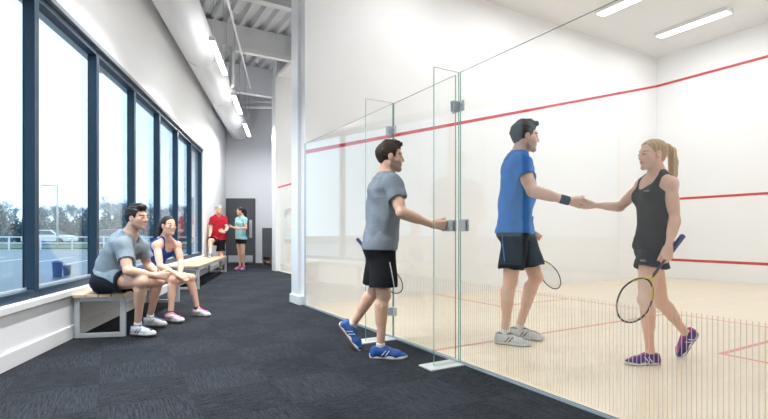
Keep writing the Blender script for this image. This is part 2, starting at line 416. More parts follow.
# roof deck over the corridor: trapezoid ribs running along the glass direction
def deck_end(x, z):
    # ribs stop on the window wall
    a = ct(x, 0, z) - WO; k = -(np.dot(a, WN) + .15) / np.dot(W_, WN)
    return ct(x, max(k, -11.5), z)
def deck():
    prof, per, dp = [], 0.285, 0.10
    n = 62
    for i in range(n):
        x = -9.5 + i * per
        prof += [(x, 0), (x + .09, 0), (x + .135, dp), (x + .24, dp)]
    vs, fs = [], []
    for (x, z) in prof:
        vs += [deck_end(x, ROOF + z), ct(x, 9.0, ROOF + z)]
    for i in range(len(prof) - 1):
        fs.append((2 * i, 2 * i + 1, 2 * i + 3, 2 * i + 2))
    top = len(vs)
    for (x, z) in (prof[0], prof[-1]):
        vs += [deck_end(x, ROOF + .2), ct(x, 9.0, ROOF + .2)]
    fs.append((top, top + 2, top + 3, top + 1))
    return mesh_np('ceiling', vs, fs, M['deck'])
struct(deck(), 'ribbed metal roof deck over the corridor')
# bulkhead beam (along the court direction) and smaller purlins
Bc = np.array([-2.2, 11.4, 0])
def bm(k, q, z=0.0): return Bc + U * k + W_ * q + Z_ * z
struct(MB().fbox(bm, -4.2, 1.2, -0.15, 0.15, 5.20, ROOF).build('ceiling_beam', M['beam']), 'grey boxed beam under the roof deck')
struct(MB().fbox(bm, -1.46, 1.2, 0.10, 0.20, 5.12, 5.21).build('trim_4', M['white']))
struct(MB().fbox(bm, -1.50, -1.44, -0.12, 0.17, 4.35, 5.2).build('trim_5', M['white']))
struct(MB().fbox(bm, -4.2, 1.2, -2.55, -2.35, 4.95, ROOF).build('wall_far_bulkhead', M['backwall']))
for q in (1.75, 4.6):
    pm = MB(); pm.fbox(bm, -5, 2.5, q - .09, q + .09, ROOF - .16, ROOF - .145); pm.fbox(bm, -5, 2.5, q - .006, q + .006, ROOF - .145, ROOF)
    struct(pm.build('ceiling_purlin', M['beam']))

# ------------------------------------------------------------------ glass back wall
def glass_panel(v0, v1, z0=0.016, z1=2.24, th=0.012):
    g = MB(); n0 = len(g.f)
    g.fbox(ct, -th / 2, th / 2, v0, v1, z0, z1)
    # big faces = glass, the four narrow ones = green edge
    mi = []
    for f in g.f:
        p = [np.array(g.v[i]) for i in f]; nrm = np.cross(p[1] - p[0], p[2] - p[0]); nrm /= np.linalg.norm(nrm)
        mi.append(0 if abs(np.dot(nrm, U)) > .9 else 1)
    g.m = mi
    return g
def stripes(v0, v1, o):
    s = MB(); k0, k1 = math.ceil(v0 / .0218), math.floor(v1 / .0218)
    for k in range(k0, k1 + 1):
        v = k * .0218
        if v - .003 < v0 or v + .003 > v1: continue
        s.fbox(ct, 0.0068, 0.0072, v - .0018, v + .0018, 0.035, 0.632)
    return s.build('etched_stripes', M['stripe'], o)
V1, V2 = 2.351, 3.327
gp = glass_panel(0.004, V1 - .008).build('glass_screen', [M['glass'], M['edge']])
tag(gp, 'clear glass panel between the white pier and the glass door', 'glass screen'); stripes(0.004, V1 - .008, gp)
gp2 = glass_panel(V2 + .010, CW - .004).build('glass_screen', [M['glass'], M['edge']])
tag(gp2, 'widest clear glass panel in front of the two players shaking hands', 'glass screen'); stripes(V2 + .010, CW, gp2)
dr = glass_panel(V1 + .004, V2 - .048, 0.022, 2.235).build('glass_door', [M['glass'], M['edge']])
tag(dr, 'frameless glass door being opened by the man in grey', 'glass door'); stripes(V1 + .004, V2 - .048, dr)
struct(MB().fbox(ct, -0.011, 0.011, 0.0, CW, 0.0, 0.016).build('trim_6', M['channel']), 'blue grey floor channel under the glass wall')
struct(MB().fbox(ct, -0.010, 0.010, 0.0, 0.006, 0.03, 2.24).build('trim_7', M['channel']))

def clamp(parent, v, z, w=0.05, h=0.075, sides=(-1, 1)):
    c = MB()
    for sg in sides: c.fbox(ct, sg * .007, sg * .024, v - w, v + w, z - h / 2, z + h / 2)
    o = c.build('glass_clamp', M['alu'], parent, bevel=.004)
    return o
def fin(v, depth, label, clamps):
    g = MB(); g.fbox(ct, -depth, -.009, v - .006, v + .006, 0.012, 2.24)
    mi = []
    for f in g.f:
        p = [np.array(g.v[i]) for i in f]; nrm = np.cross(p[1] - p[0], p[2] - p[0]); nrm /= np.linalg.norm(nrm)
        mi.append(0 if abs(np.dot(nrm, W_)) > .9 else 1)
    g.m = mi
    e = g.build('glass_fin', [M['glass'], M['edge']]); tag(e, label, 'glass fin', 'glass fins bracing the court wall')
    MB().fbox(ct, -depth - .08, -.021, v - .085, v + .085, 0.0, 0.012).build('base_plate', M['plate'], e, bevel=.003)
    for z in clamps:
        c = MB(); c.fbox(ct, -.075, -.008, v - .022, v - .007, z - .04, z + .04); c.fbox(ct, -.075, -.008, v + .007, v + .022, z - .04, z + .04)
        c.fbox(ct, -.022, -.007, v - .07, v - .022, z - .04, z + .04); c.fbox(ct, -.022, -.007, v + .022, v + .07, z - .04, z + .04)
        o = c.build('fin_clamp', M['alu'], e, bevel=.004)
        for p, q_ in ((ct(-.045, v - .022, z), W_), (ct(-.022, v - .048, z), U), (ct(-.022, v + .048, z), U)):
            MB().tube([p, p - q_ * .004], .011, 10).build('clamp_bolt', M['steel'], o)
    return e
z_ = lambda y, Y: EYE + (HY - y) / F * Y
fin(V1, 0.30, 'tall glass fin behind the man in grey at the hinge side of the door', (z_(131, 4.43), z_(311, 4.43)))
fin(V2, 0.245, 'tall glass fin beside the lock of the glass door', (z_(107, 3.6),))
# lock on the door and its keep on the neighbouring panel
zl = z_(225.5, 3.7)
lk = MB(); lk.fbox(ct, -.024, -.007, V2 - .20, V2 - .065, zl - .045, zl + .045); lk.fbox(ct, .007, .026, V2 - .20, V2 - .065, zl - .045, zl + .045)
lo = lk.build('lock_case', M['steel'], dr, bevel=.005)
for dv in (-.165, -.10):
    p = ct(-.024, V2 + dv, zl); MB().tube([p, p - U * .006], .012, 12).build('lock_cylinder', M['alu'], lo)
hd = MB(); p = ct(-.02, V2 - .205, zl)
hd.tube([ct(-.02, V2 - .19, zl), ct(-.075, V2 - .19, zl), ct(-.09, V2 - .21, zl), ct(-.09, V2 - .29, zl + .005)], .011, 10)
hd.build('lever_handle', M['darkgrey'], dr, True)
kp = MB(); kp.fbox(ct, -.022, -.007, V2 + .012, V2 + .085, zl - .045, zl + .045); kp.fbox(ct, .007, .026, V2 + .012, V2 + .085, zl - .045, zl + .045)
ko = kp.build('lock_keep', M['steel'], gp2, bevel=.005)
# neighbouring court's glass and red line
ng = MB().fbox(ct, N0 - .006, N0 + .006, NV1 + .01, -0.43, 0.03, 2.24).build('glass_screen', [M['glass']])
tag(ng, 'far glass wall of the neighbouring court near the end of the corridor', 'glass screen')
ns = bpy.data.objects['wall_next_side']
a, b2 = ct(N0, NV1, 2.15), ct(CL, NV1, 4.40)
MB().fbox(ct, N0 - .010, N0 - .0065, NV1 + .01, -.43, 2.195, 2.235).build('red_top_band', M['red'], ng)

# ------------------------------------------------------------------ lamps, duct, pipes
def area(name, loc, sx, sy, ang, power, col, parent, spread=PI):
    l = bpy.data.lights.new(name, 'AREA'); l.shape = 'RECTANGLE'; l.size = sx; l.size_y = sy; l.energy = power; l.color = col; l.spread = spread
    o = bpy.data.objects.new(name, l); COL.objects.link(o)
    o.location = tuple(loc); o.rotation_euler = (0, 0, ang)
    o.parent = parent; o.matrix_parent_inverse = Matrix.Translation(-Vector(parent.location))
    return o
court_lab = {(7.3, .76): 'slim white ceiling light nearest the front corner of the court', (5.4, .72): 'slim white ceiling light cut by the top edge of the photo over the court'}
CPOW = 12.5
for u_ in (1.6, 3.5, 5.4, 7.3):
    for v0 in (.74, 3.75):
        lab = 'slim white ceiling light nearest the front corner of the court' if (u_, v0) == (7.3, .74) else \
              'slim white ceiling light over the court above the glass top edge' if (u_, v0) == (5.4, .74) else 'slim white ceiling light over the court outside the view'
        c = ct(u_, v0 + .65, CH)
        e = empty('ceiling_light', c, lab, 'ceiling light', 'court ceiling lights')
        MB().fbox(ct, u_ - .12, u_ + .12, v0, v0 + 1.3, CH - .07, CH).build('lamp_housing', M['white'], e, bevel=.01)
        MB().fbox(ct, u_ - .095, u_ + .095, v0 + .03, v0 + 1.27, CH - .078, CH - .07).build('lamp_diffuser', M['lamp'], e)
        area('court_lamp', c - Z_ * .09, .2, 1.2, math.atan2(W_[1], W_[0]) - PI / 2, CPOW, (.93, .965, 1.0), e)

for u_, v0, lab in ((N0 + 2.0, -3.9, 'added unseen ceiling light over the neighbouring court by the front of it'), (N0 + 4.6, -3.9, 'added unseen ceiling light over the neighbouring court farther back')):  # unseen lamps added to whiten the neighbouring court's wall
    c = ct(u_, v0 + .65, CH + .1)
    e = empty('ceiling_light', c, lab, 'ceiling light', 'added lights of the neighbouring court')
    MB().fbox(ct, u_ - .12, u_ + .12, v0, v0 + 1.3, CH + .03, CH + .1).build('lamp_housing', M['white'], e, bevel=.01)
    MB().fbox(ct, u_ - .095, u_ + .095, v0 + .03, v0 + 1.27, CH + .022, CH + .03).build('lamp_diffuser', M['lamp'], e)
    area('court_lamp', c - Z_ * .09, .2, 1.2, math.atan2(W_[1], W_[0]) - PI / 2, 50, (.93, .965, 1.0), e)
pl_y = [(36, 71), (93, 112), (122, 135)]
ZP = 3.9
def pend(Y0, Y1, lab, power, sprd=2.0):
    s0, s1 = sY(Y0), sY(Y1)
    n = 0.9
    c = wl((s0 + s1) / 2, n, ZP)
    e = empty('pendant_light', c, lab, 'pendant light', 'linear lights along the duct')
    MB().fbox(wl, s0, s1, n - .045, n + .045, ZP, ZP + .07).build('lamp_housing', M['white'], e, bevel=.006)
    MB().fbox(wl, s0 + .01, s1 - .01, n - .04, n + .04, ZP - .008, ZP).build('lamp_diffuser', M['lampc'], e)
    MB().fbox(wl, s0 + .05, s1 - .05, n - .03, n + .03, ZP + .07, ZP + .074).build('added_upfill', M['upfill'], e)  # glowing top face added to lift the dark deck and duct
    for q in (.12, .88):
        p = wl(s0 + (s1 - s0) * q, n, ZP + .07); MB().tube([p, p + Z_ * (ROOF - ZP - .07)], .006, 6).build('suspension_wire', M['cable'], e)
    area('pendant_lamp', c - Z_ * .02, .08, (Y1 - Y0) * .95, math.atan2(WD[1], WD[0]) - PI / 2, power, (.97, .99, 1), e, sprd)
M['upfill'] = mat('added_upfill_glow', (.9, .9, .9), .5, emit=((.97, .99, 1.0), 9.0))
PPOW = 40
pend(6.85, 8.35, 'nearest of the three linear lights hanging beside the white duct', PPOW)
pend(9.65, 11.15, 'middle of the three linear lights hanging beside the white duct', PPOW)
pend(12.2, 13.8, 'farthest of the three linear lights hanging beside the white duct', PPOW * 1.3, PI)
pend(4.0, 5.5, 'linear light hanging beside the white duct out of view above', 46)
pend(1.2, 2.7, 'unseen linear light hanging above the viewer', 66)  # both near pendants are unseen, powered up to brighten the people

# round duct along the window wall
de = empty('ventilation_duct', wl(sY(7), .42, 4.42), 'large round white ventilation duct above the windows', 'duct')
du = MB(); du.tube([wl(s, .42, 4.42) for s in np.linspace(S0, S1 - .05, 14)], .31, 28)
du.build('duct_tube', M['duct'], de, True)
for y in (0.5, 3.2, 5.9, 8.6, 11.3, 14.0):
    s = sY(y); MB().tube([wl(s, .42, 4.42), wl(s + .05, .42, 4.42)], .318, 28).build('duct_seam', M['duct'], de, False)
for y in (1.8, 4.6, 7.3, 10.0, 12.7):
    for n in (.12, .72):
        p = wl(sY(y), n, 4.45); MB().tube([p, p * [1, 1, 0] + Z_ * ROOF], .006, 6).build('hanger_rod', M['cable'], de)
# slanted conduit hanging below the deck, and two horizontal pipes further on
pa, pb = at(227, -2, 7.6), at(253.5, 100, 14.2); pb = pa + (pb - pa) * .8
pc = tag(MB().tube([pa + (pa - pb) * .3, pb], .022, 10).build('conduit_pipe', M['white'], None, True), 'thin white conduit running diagonally below the roof deck', 'pipe')
for i, zz in enumerate((5.03, 4.86)):
    y0 = 14.2
    tag(MB().tube([(-4.75, y0, zz), (-1.0, y0 + .3, zz)], .035 + .015 * i, 10).build('service_pipe', M['white'], None, True),
        ('upper' if i == 0 else 'lower') + ' of the two horizontal pipes high near the end wall', 'pipe', 'horizontal pipes near the end wall')

# ------------------------------------------------------------------ benches
def bench(Y0, Y1, label):
    s0, s1 = sY(Y0), sY(Y1); zt = 0.418
    e = empty('bench', wl((s0 + s1) / 2, .25, 0), label, 'bench', 'slatted benches under the windows')
    n0, n1, t = 0.03, 0.47, 0.02
    for i in range(4):
        a = n0 - .005 + i * .1135
        MB().fbox(wl, s0 - .03, s1 + .03, a, a + .105, zt - .03, zt).build('seat_slat', M['slat'], e, bevel=.004)
    k = max(2, int((s1 - s0) / 1.6) + 1)
    for s in np.linspace(s0 + .0, s1 - .05, 2 if s1 - s0 < 4.5 else 3):
        f = MB()
        f.fbox(wl, s, s + .05, n0, n0 + .045, 0, zt - .03); f.fbox(wl, s, s + .05, n1 - .045, n1, 0, zt - .03)
        f.fbox(wl, s, s + .05, n0 + .045, n1 - .045, 0, .04); f.fbox(wl, s, s + .05, n0 + .045, n1 - .045, zt - .07, zt - .03)
        f.build('leg_frame', M['steel'], e, bevel=.003)
    f = MB()
    for n in (n0 + .004, n1 - .041): f.fbox(wl, s0 + .05, s1 - .05, n, n + .037, zt - .068, zt - .032)
    f.build('side_rail', M['steel'], e)
bench(4.43, 6.75, 'slatted bench that the man and woman are sitting on')
bench(8.25, 12.0, 'empty slatted bench under the far windows with a foot resting on it')

# low dark cabinet by the end wall
cx0, cx1 = at(262.5, 0, 14.9)[0], at(271.5, 0, 14.9)[0]
e = empty('cabinet', ((cx0 + cx1) / 2, 15.0, 0), 'dark grey cabinet with open wooden base beside the far court pier', 'cabinet')
xb(cx0, cx1, 14.85, 15.25, .24, 1.17).build('body', M['darkgrey'], e, bevel=.01)
w_ = MB()
for q in ((cx0, cx0 + .04, .0, .24), (cx1 - .04, cx1, .0, .24), (cx0 + .04, cx1 - .04, .10, .14)):
    t = xb(q[0], q[1], 14.87, 15.23, q[2], q[3]); w_._add(t.v, t.f)
w_.build('base', mat('dark_wood', (.22, .15, .10), .6), e)
xb(cx0 + .05, cx1 - .05, 15.0, 15.2, .14, .22).build('stored_box', mat('brown_box', (.20, .13, .09), .7), e)

# ================================================================== OUTSIDE
M['asphalt'] = mat('wet_asphalt', (0.105, 0.135, 0.155), 0.4, var=0.25, scale=0.35)
M['grass'] = mat('winter_grass', (0.12, 0.17, 0.11), 0.9, var=0.3, scale=0.8)
M['bark'] = mat('haze_tinted_bark', (0.26, 0.33, 0.40), 0.9, var=0.2)  # pale blue distance haze is mixed into the bark colour
M['ever'] = mat('haze_tinted_evergreen', (0.14, 0.20, 0.225), 0.9, var=0.35, scale=2)  # bluish distance haze is mixed into the leaf colour
M['curb'] = mat('white_road_paint', (0.75, 0.77, 0.78), 0.7)
g = MB(); g.prism([wl(-60, -.33), wl(150, -.33), wl(150, -160), wl(-60, -160)], -0.3, -0.12)
struct(g.build('ground_outside', M['asphalt']), 'grey wet car park outside the windows')
g = MB(); g.prism([(-70, 33, 0), (-5, 33, 0), (-5, 120, 0), (-130, 120, 0)], -0.12, -0.05)
struct(g.build('ground_lawn', M['grass']), 'dull green verge beyond the car park')
g = MB()
for i in range(14):
    x = -26 + i * 1.6
    g.prism([(x, 17), (x + .12, 17), (x - 1.4, 22), (x - 1.52, 22)], -.12, -.115)
struct(g.build('ground_bay_lines', M['curb']))
rr = random.Random(5)
def bare_tree(x, y, h, lab):
    e = empty('bare_tree', (x, y, -.1), lab, 'tree', 'bare winter trees beyond the car park')
    tr = MB(); br = MB()
    top = np.array([x, y, -.1 + h * .42])
    tr.tube([(x, y, -.1), tuple(top)], [h * .028, h * .02], 6)
    def grow(p, d, L, r, lv):
        d = d / np.linalg.norm(d); q = p + d * L
        br.tube([p, q], [r, r * .6], 4 if lv > 1 else 3, caps=False)
        if lv == 0: return
        for _ in range(4 if lv > 2 else 4):
            nd = d + np.array([rr.uniform(-.9, .9), rr.uniform(-.9, .9), rr.uniform(-.25, .6)])
            grow(p + d * L * rr.uniform(.55, 1), nd, L * rr.uniform(.55, .8), r * .6, lv - 1)
    for _ in range(5):
        grow(top - Z_ * rr.uniform(0, h * .15), np.array([rr.uniform(-.8, .8), rr.uniform(-.8, .8), 1.0]), h * .24, h * .014, 4)
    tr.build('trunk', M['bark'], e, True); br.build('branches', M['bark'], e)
TX = [(2, 92, 8.5, 'bare tree filling the nearest window pane'), (38, 80, 6.5, 'bare tree left of the street lamp in the second pane'),
      (64, 85, 7.5, 'bare tree right of the street lamp in the second pane'), (78, 96, 8.0, 'bare tree close to the right mullion of the second pane'),
      (112, 78, 7.8, 'bare tree above the seated man in the third pane'), (125, 98, 7.5, 'bare tree behind the seated man by his forehead'),
      (146, 84, 7.2, 'bare tree between the seated man and woman'), (167, 90, 7.6, 'bare tree above the head of the seated woman'),
      (183, 84, 7, 'bare tree in the pane before the last')]
for px, Y, h, lab in TX:
    p = at(px, HY, Y); bare_tree(p[0], p[1], h, lab)
def bush(px, Y, w, h, lab):
    h *= 1.5; p = at(px, HY, Y); b = MB(); q = random.Random(int(px * 7))
    vv, ff = [], []
    for _ in range(4200):
        a_ = q.uniform(0, 6.283); r_ = math.sqrt(q.random()); zz = q.random()
        top = h * (.75 + .25 * math.sin(px + 7 * r_ * math.cos(a_))) * math.sqrt(max(0.05, 1 - r_ * r_ * .9))
        cc = np.array([p[0] + w * r_ * math.cos(a_), p[1] + 1.6 * r_ * math.sin(a_), -.1 + top * zz]); e_ = h * .038
        vs_ = [cc + e_ * np.array([q.uniform(-1, 1), q.uniform(-1, 1), q.uniform(-1, 1)]) for _ in range(4)]
        b._add(vs_, [(0, 1, 2), (0, 3, 1), (1, 3, 2), (2, 3, 0)])
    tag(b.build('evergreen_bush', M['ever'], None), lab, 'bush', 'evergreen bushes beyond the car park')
BU = [(-14, 50, 2.4, 3.6, 'evergreen bush at the left edge of the nearest pane'), (16, 67, 4.2, 3.2, 'evergreen bush in the nearest window pane'),
      (38, 53.5, 2.2, 2.8, 'evergreen bush left of the street lamp'), (66, 70.5, 3.2, 3.4, 'evergreen bush right of the street lamp'),
      (90, 60, 2.2, 3.0, 'evergreen bush by the right edge of the second pane'), (111, 74, 2.4, 3.4, 'evergreen bush in the third pane behind the seated man'),
      (127, 60.5, 2.4, 3.0, 'evergreen bush hidden behind the head of the seated man'), (146, 77.5, 3.4, 3.4, 'evergreen bush between the two seated people'),
      (166, 64, 3.0, 3.2, 'evergreen bush behind the seated woman'), (184, 81, 2.2, 3.2, 'evergreen bush in the pane right of the seated woman')]
for a_ in BU: bush(*a_)
# street lamp
p = at(57.5, HY, 39); e = empty('street_lamp', (p[0], p[1], -.12), 'street lamp with one short arm seen through the second window', 'street lamp')
MB().tube([(p[0], p[1], -.12), (p[0], p[1], 5.0)], [.09, .06], 8).build('pole', M['steel'], e, True)
MB().tube([(p[0], p[1], 4.95), (p[0] - .95, p[1], 5.02)], .05, 8).build('arm', M['steel'], e, True)
xb(p[0] - 1.35, p[0] - .85, p[1] - .12, p[1] + .12, 4.95, 5.06).build('lamp_head', M['steel'], e, bevel=.02)
# rail fence at the far side of the car park
e = empty('rail_fence', at(90, HY, 31) * [1, 1, 0], 'low pale rail fence along the car park edge', 'fence')
rl = MB()
for z in (.35, .75): rl.tube([(-27, 31, z), (-10, 31, z)], .045, 6)
rl.build('rail', M['curb'], e)
for i in range(9):
    x = -27 + i * 2.1; MB().tube([(x, 31, -.12), (x, 31, .8)], .05, 6).build('post', M['curb'], e)
# cars
def car(px, Y, ang, col, lab):
    p = at(px, HY, Y); ca, sa = math.cos(ang), math.sin(ang)
    def cf(a, b, z): return np.array([p[0] + a * ca - b * sa, p[1] + a * sa + b * ca, z - .12])
    e = empty('car', (p[0], p[1], -.12), lab, 'car', 'cars parked outside')
    bd = MB()
    prof = [(-2.1, .35), (-2.15, .75), (-1.9, .92), (-1.5, .96), (-.9, 1.42), (.5, 1.45), (1.15, .98), (2.0, .85), (2.15, .6), (2.1, .35)]
    for sgn in (1,):
        n = len(prof)
        L = [cf(a, -.85 + (.12 if z > 1.2 else 0), z) for a, z in prof]; R = [cf(a, .85 - (.12 if z > 1.2 else 0), z) for a, z in prof]
        bd._add(L + R, [tuple(range(n)), tuple(range(n, 2 * n))[::-1]] + [(i, n + i, n + (i + 1) % n, (i + 1) % n) for i in range(n)])
    bd.build('body', col, e, bevel=.05)
    for sgn in (-1, 1):
        gl = MB(); L = [cf(a, sgn * b_, z) for a, b_, z in ((-1.25, .845, 1.0), (.95, .845, 1.0), (.42, .74, 1.36), (-.85, .74, 1.36))]
        o_ = np.array([-sa, ca, 0]) * sgn * .02
        gl._add([q + o_ for q in L] + [q - o_ for q in L], [(0, 1, 2, 3), (7, 6, 5, 4), (0, 4, 5, 1), (1, 5, 6, 2), (2, 6, 7, 3), (3, 7, 4, 0)])
        gl.build('side_window', M['darkgrey'], e)
    ws_ = MB(); L = [cf(1.16, -.7, 1.0), cf(1.16, .7, 1.0), cf(.56, .64, 1.42), cf(.56, -.64, 1.42)]; o_ = np.array([ca * .5, sa * .5, .85]) * .02
    ws_._add([q + o_ for q in L] + [q - o_ for q in L], [(0, 1, 2, 3), (7, 6, 5, 4), (0, 4, 5, 1), (1, 5, 6, 2), (2, 6, 7, 3), (3, 7, 4, 0)])
    ws_.build('windscreen', M['darkgrey'], e)
    for a in (-1.35, 1.35):
        for b_ in (-.8, .8):
            w = MB(); w.tube([cf(a, b_ - .1, .33), cf(a, b_ + .1, .33)], .33, 18); w.build('wheel', mat('tyre', (.03, .03, .035), .8) if 'tyre' not in bpy.data.materials else bpy.data.materials['tyre'], e)
cb_ = mat('steel_blue_car_paint', (.16, .24, .32), .25, .2, coat=.5); cw_ = mat('white_car_paint', (.75, .78, .80), .25, coat=.5); cd_ = mat('dark_car_paint', (.05, .08, .11), .25, .2, coat=.5)
car(50, 45.0, 0.1, cw_, 'white car behind the foot of the street lamp')
car(118, 37.0, 0.1, cb_, 'steel blue car behind the back of the seated man')
M['bin'] = mat('weathered_grey_bin', (.045, .065, .08), .7)
# litter bins by the kerb
for px, y0, y1, w, lab in ((57.5, 261, 277, 9, 'taller dark grey bin outside the second window'), (67, 265, 275, 7, 'shorter rounded dark bin outside the second window')):
    Y = F * 1.12 / (y1 - HY); p = at(px, y1, Y); h = (y1 - y0) * Y / F; w = w * Y / F / 2
    e = empty('litter_bin', (p[0], p[1], -.12), lab, 'bin', 'bins outside')
    MB().tube([(p[0], p[1], -.12), (p[0], p[1], -.12 + h * .85)], [w * .85, w], 12).build('body', M['bin'], e)
    MB().tube([(p[0], p[1], -.12 + h * .85), (p[0], p[1], -.12 + h * .93), (p[0], p[1], -.12 + h)], [w * 1.08, w * 1.08, w * .6], 12).build('lid', M['bin'], e)
# ================================================================== BODIES: signed distance fields meshed with surface nets
BIG = 0.35
def nrm(v):
    v = np.asarray(v, float); return v / (np.linalg.norm(v) + 1e-12)
def smin(a, b, k):
    if k <= 0: return np.minimum(a, b)
    h = np.maximum(k - np.abs(a - b), 0) / k
    return np.minimum(a, b) - h * h * k * 0.25

class Prim:
    """d(x, y, z) on broadcast arrays, with a bounding box"""
    def __init__(self, fn, lo, hi): self.fn, self.lo, self.hi = fn, np.array(lo, float), np.array(hi, float)
def cap(a, b, ra, rb=None, flat=None, fs=1.0):
    """tapered capsule; flat = axis along which its section is squeezed by fs"""
    a, b = np.asarray(a, float), np.asarray(b, float); rb = ra if rb is None else rb
    ba = b - a; L2 = float(ba @ ba) + 1e-12; R = max(ra, rb)
    fl = None if flat is None else nrm(flat)
    def fn(x, y, z):
        px, py, pz = x - a[0], y - a[1], z - a[2]
        t = np.clip((px * ba[0] + py * ba[1] + pz * ba[2]) / L2, 0, 1)
        qx, qy, qz = px - t * ba[0], py - t * ba[1], pz - t * ba[2]
        d2 = qx * qx + qy * qy + qz * qz
        if fl is not None:
            qn = qx * fl[0] + qy * fl[1] + qz * fl[2]
            d2 = d2 + qn * qn * (1 / fs ** 2 - 1)
        return np.sqrt(d2) - (ra + (rb - ra) * t)
    return Prim(fn, np.minimum(a, b) - R, np.maximum(a, b) + R)
def ell(c, r, R=None):
    """ellipsoid, radii r along the rows of R"""
    c = np.asarray(c, float); r = np.asarray(r, float) if not np.isscalar(r) else np.full(3, float(r))
    R = np.eye(3) if R is None else np.asarray(R, float); m = float(r.max())
    def fn(x, y, z):
        px, py, pz = x - c[0], y - c[1], z - c[2]
        k0 = k1 = 0
        for i in range(3):
            q = px * R[i, 0] + py * R[i, 1] + pz * R[i, 2]
            k0 = k0 + (q / r[i]) ** 2; k1 = k1 + (q / r[i] ** 2) ** 2
        k0 = np.sqrt(k0); k1 = np.sqrt(k1) + 1e-9
        return k0 * (k0 - 1) / k1 - 0.0
    return Prim(fn, c - m, c + m)
def halfspace_clip(p, c, n):
    """p cut off beyond the plane through c with normal n"""
    c, n = np.asarray(c, float), nrm(n); f0 = p.fn
    return Prim(lambda x, y, z: np.maximum(f0(x, y, z), (x - c[0]) * n[0] + (y - c[1]) * n[1] + (z - c[2]) * n[2]), p.lo, p.hi)
def loft(spine, right, fwd, a, b, o=None, flat_ends=(False, False), pw=2.0):
    """elliptic tube: spine (n,3), right/fwd (n,3) frames, half width a, half depth b, forward offset o"""
    spine = np.asarray(spine, float); n = len(spine); right = np.asarray(right, float); fwd = np.asarray(fwd, float)
    a, b = np.asarray(a, float), np.asarray(b, float); o = np.zeros(n) if o is None else np.asarray(o, float)
    spine = spine + fwd * o[:, None]
    m = float(max(a.max(), b.max())) + 0.02
    def fn(x, y, z):
        x, y, z = np.broadcast_arrays(x, y, z)
        best = np.full(x.shape, 1e9); T = np.zeros(x.shape); EX = np.zeros(x.shape)
        for i in range(n - 1):
            p, q = spine[i], spine[i + 1]; d = q - p; L2 = d @ d; L = math.sqrt(L2)
            t = ((x - p[0]) * d[0] + (y - p[1]) * d[1] + (z - p[2]) * d[2]) / L2
            tc = np.clip(t, 0, 1)
            dd = (x - p[0] - tc * d[0]) ** 2 + (y - p[1] - tc * d[1]) ** 2 + (z - p[2] - tc * d[2]) ** 2
            mk = dd < best; best = np.where(mk, dd, best); T = np.where(mk, i + tc, T)
            ex = np.zeros(x.shape)
            if i == 0: ex = np.maximum(-t, 0) * L
            if i == n - 2: ex = ex + np.maximum(t - 1, 0) * L
            EX = np.where(mk, ex, EX)
        i0 = np.clip(T.astype(int), 0, n - 2); fr = T - i0
        def ip(arr): return arr[i0] * (1 - fr) + arr[i0 + 1] * fr
        def ipv(arr, c): return arr[i0, c] * (1 - fr) + arr[i0 + 1, c] * fr
        qx, qy, qz = x - ipv(spine, 0), y - ipv(spine, 1), z - ipv(spine, 2)
        lx = qx * ipv(right, 0) + qy * ipv(right, 1) + qz * ipv(right, 2)
        ly = qx * ipv(fwd, 0) + qy * ipv(fwd, 1) + qz * ipv(fwd, 2)
        A, B = ip(a), ip(b)
        ux, uy = np.abs(lx / A), np.abs(ly / B)
        k0 = (ux ** pw + uy ** pw) ** (1 / pw); k1 = np.sqrt((lx / A ** 2) ** 2 + (ly / B ** 2) ** 2) + 1e-9
        kk = np.sqrt(ux ** 2 + uy ** 2)
        d = np.where(kk < 0.05, -np.minimum(A, B), (k0 - 1) * kk / k1)
        lo_flat = flat_ends[0] & (T < n / 2) if flat_ends[0] else False
        flat = np.where(T < n / 2, flat_ends[0], flat_ends[1])
        rounded = np.sqrt(np.maximum(d, 0) ** 2 + EX ** 2) + np.minimum(d, 0) * (EX <= 0)
        return np.where(flat, np.maximum(d, np.where(EX > 0, EX, -1)), np.where(EX > 0, rounded, d))
    return Prim(fn, spine.min(0) - m, spine.max(0) + m)
def wrinkle(amp, seed, freq=18.0, stretch=(1, 1, 0.45)):
    r = np.random.RandomState(seed); K = r.normal(size=(6, 3)) * freq * np.array(stretch); ph = r.uniform(0, 6.28, 6); Q = r.normal(size=(6, 3)) * freq * 0.5
    def fn(x, y, z):
        s = 0
        for i in range(6):
            w = np.sin(x * Q[i, 0] + y * Q[i, 1] + z * Q[i, 2] + ph[5 - i])
            s = s + np.sin(x * K[i, 0] + y * K[i, 1] + z * K[i, 2] + ph[i] + 1.6 * w)
        return amp * s / 2.2
    return fn

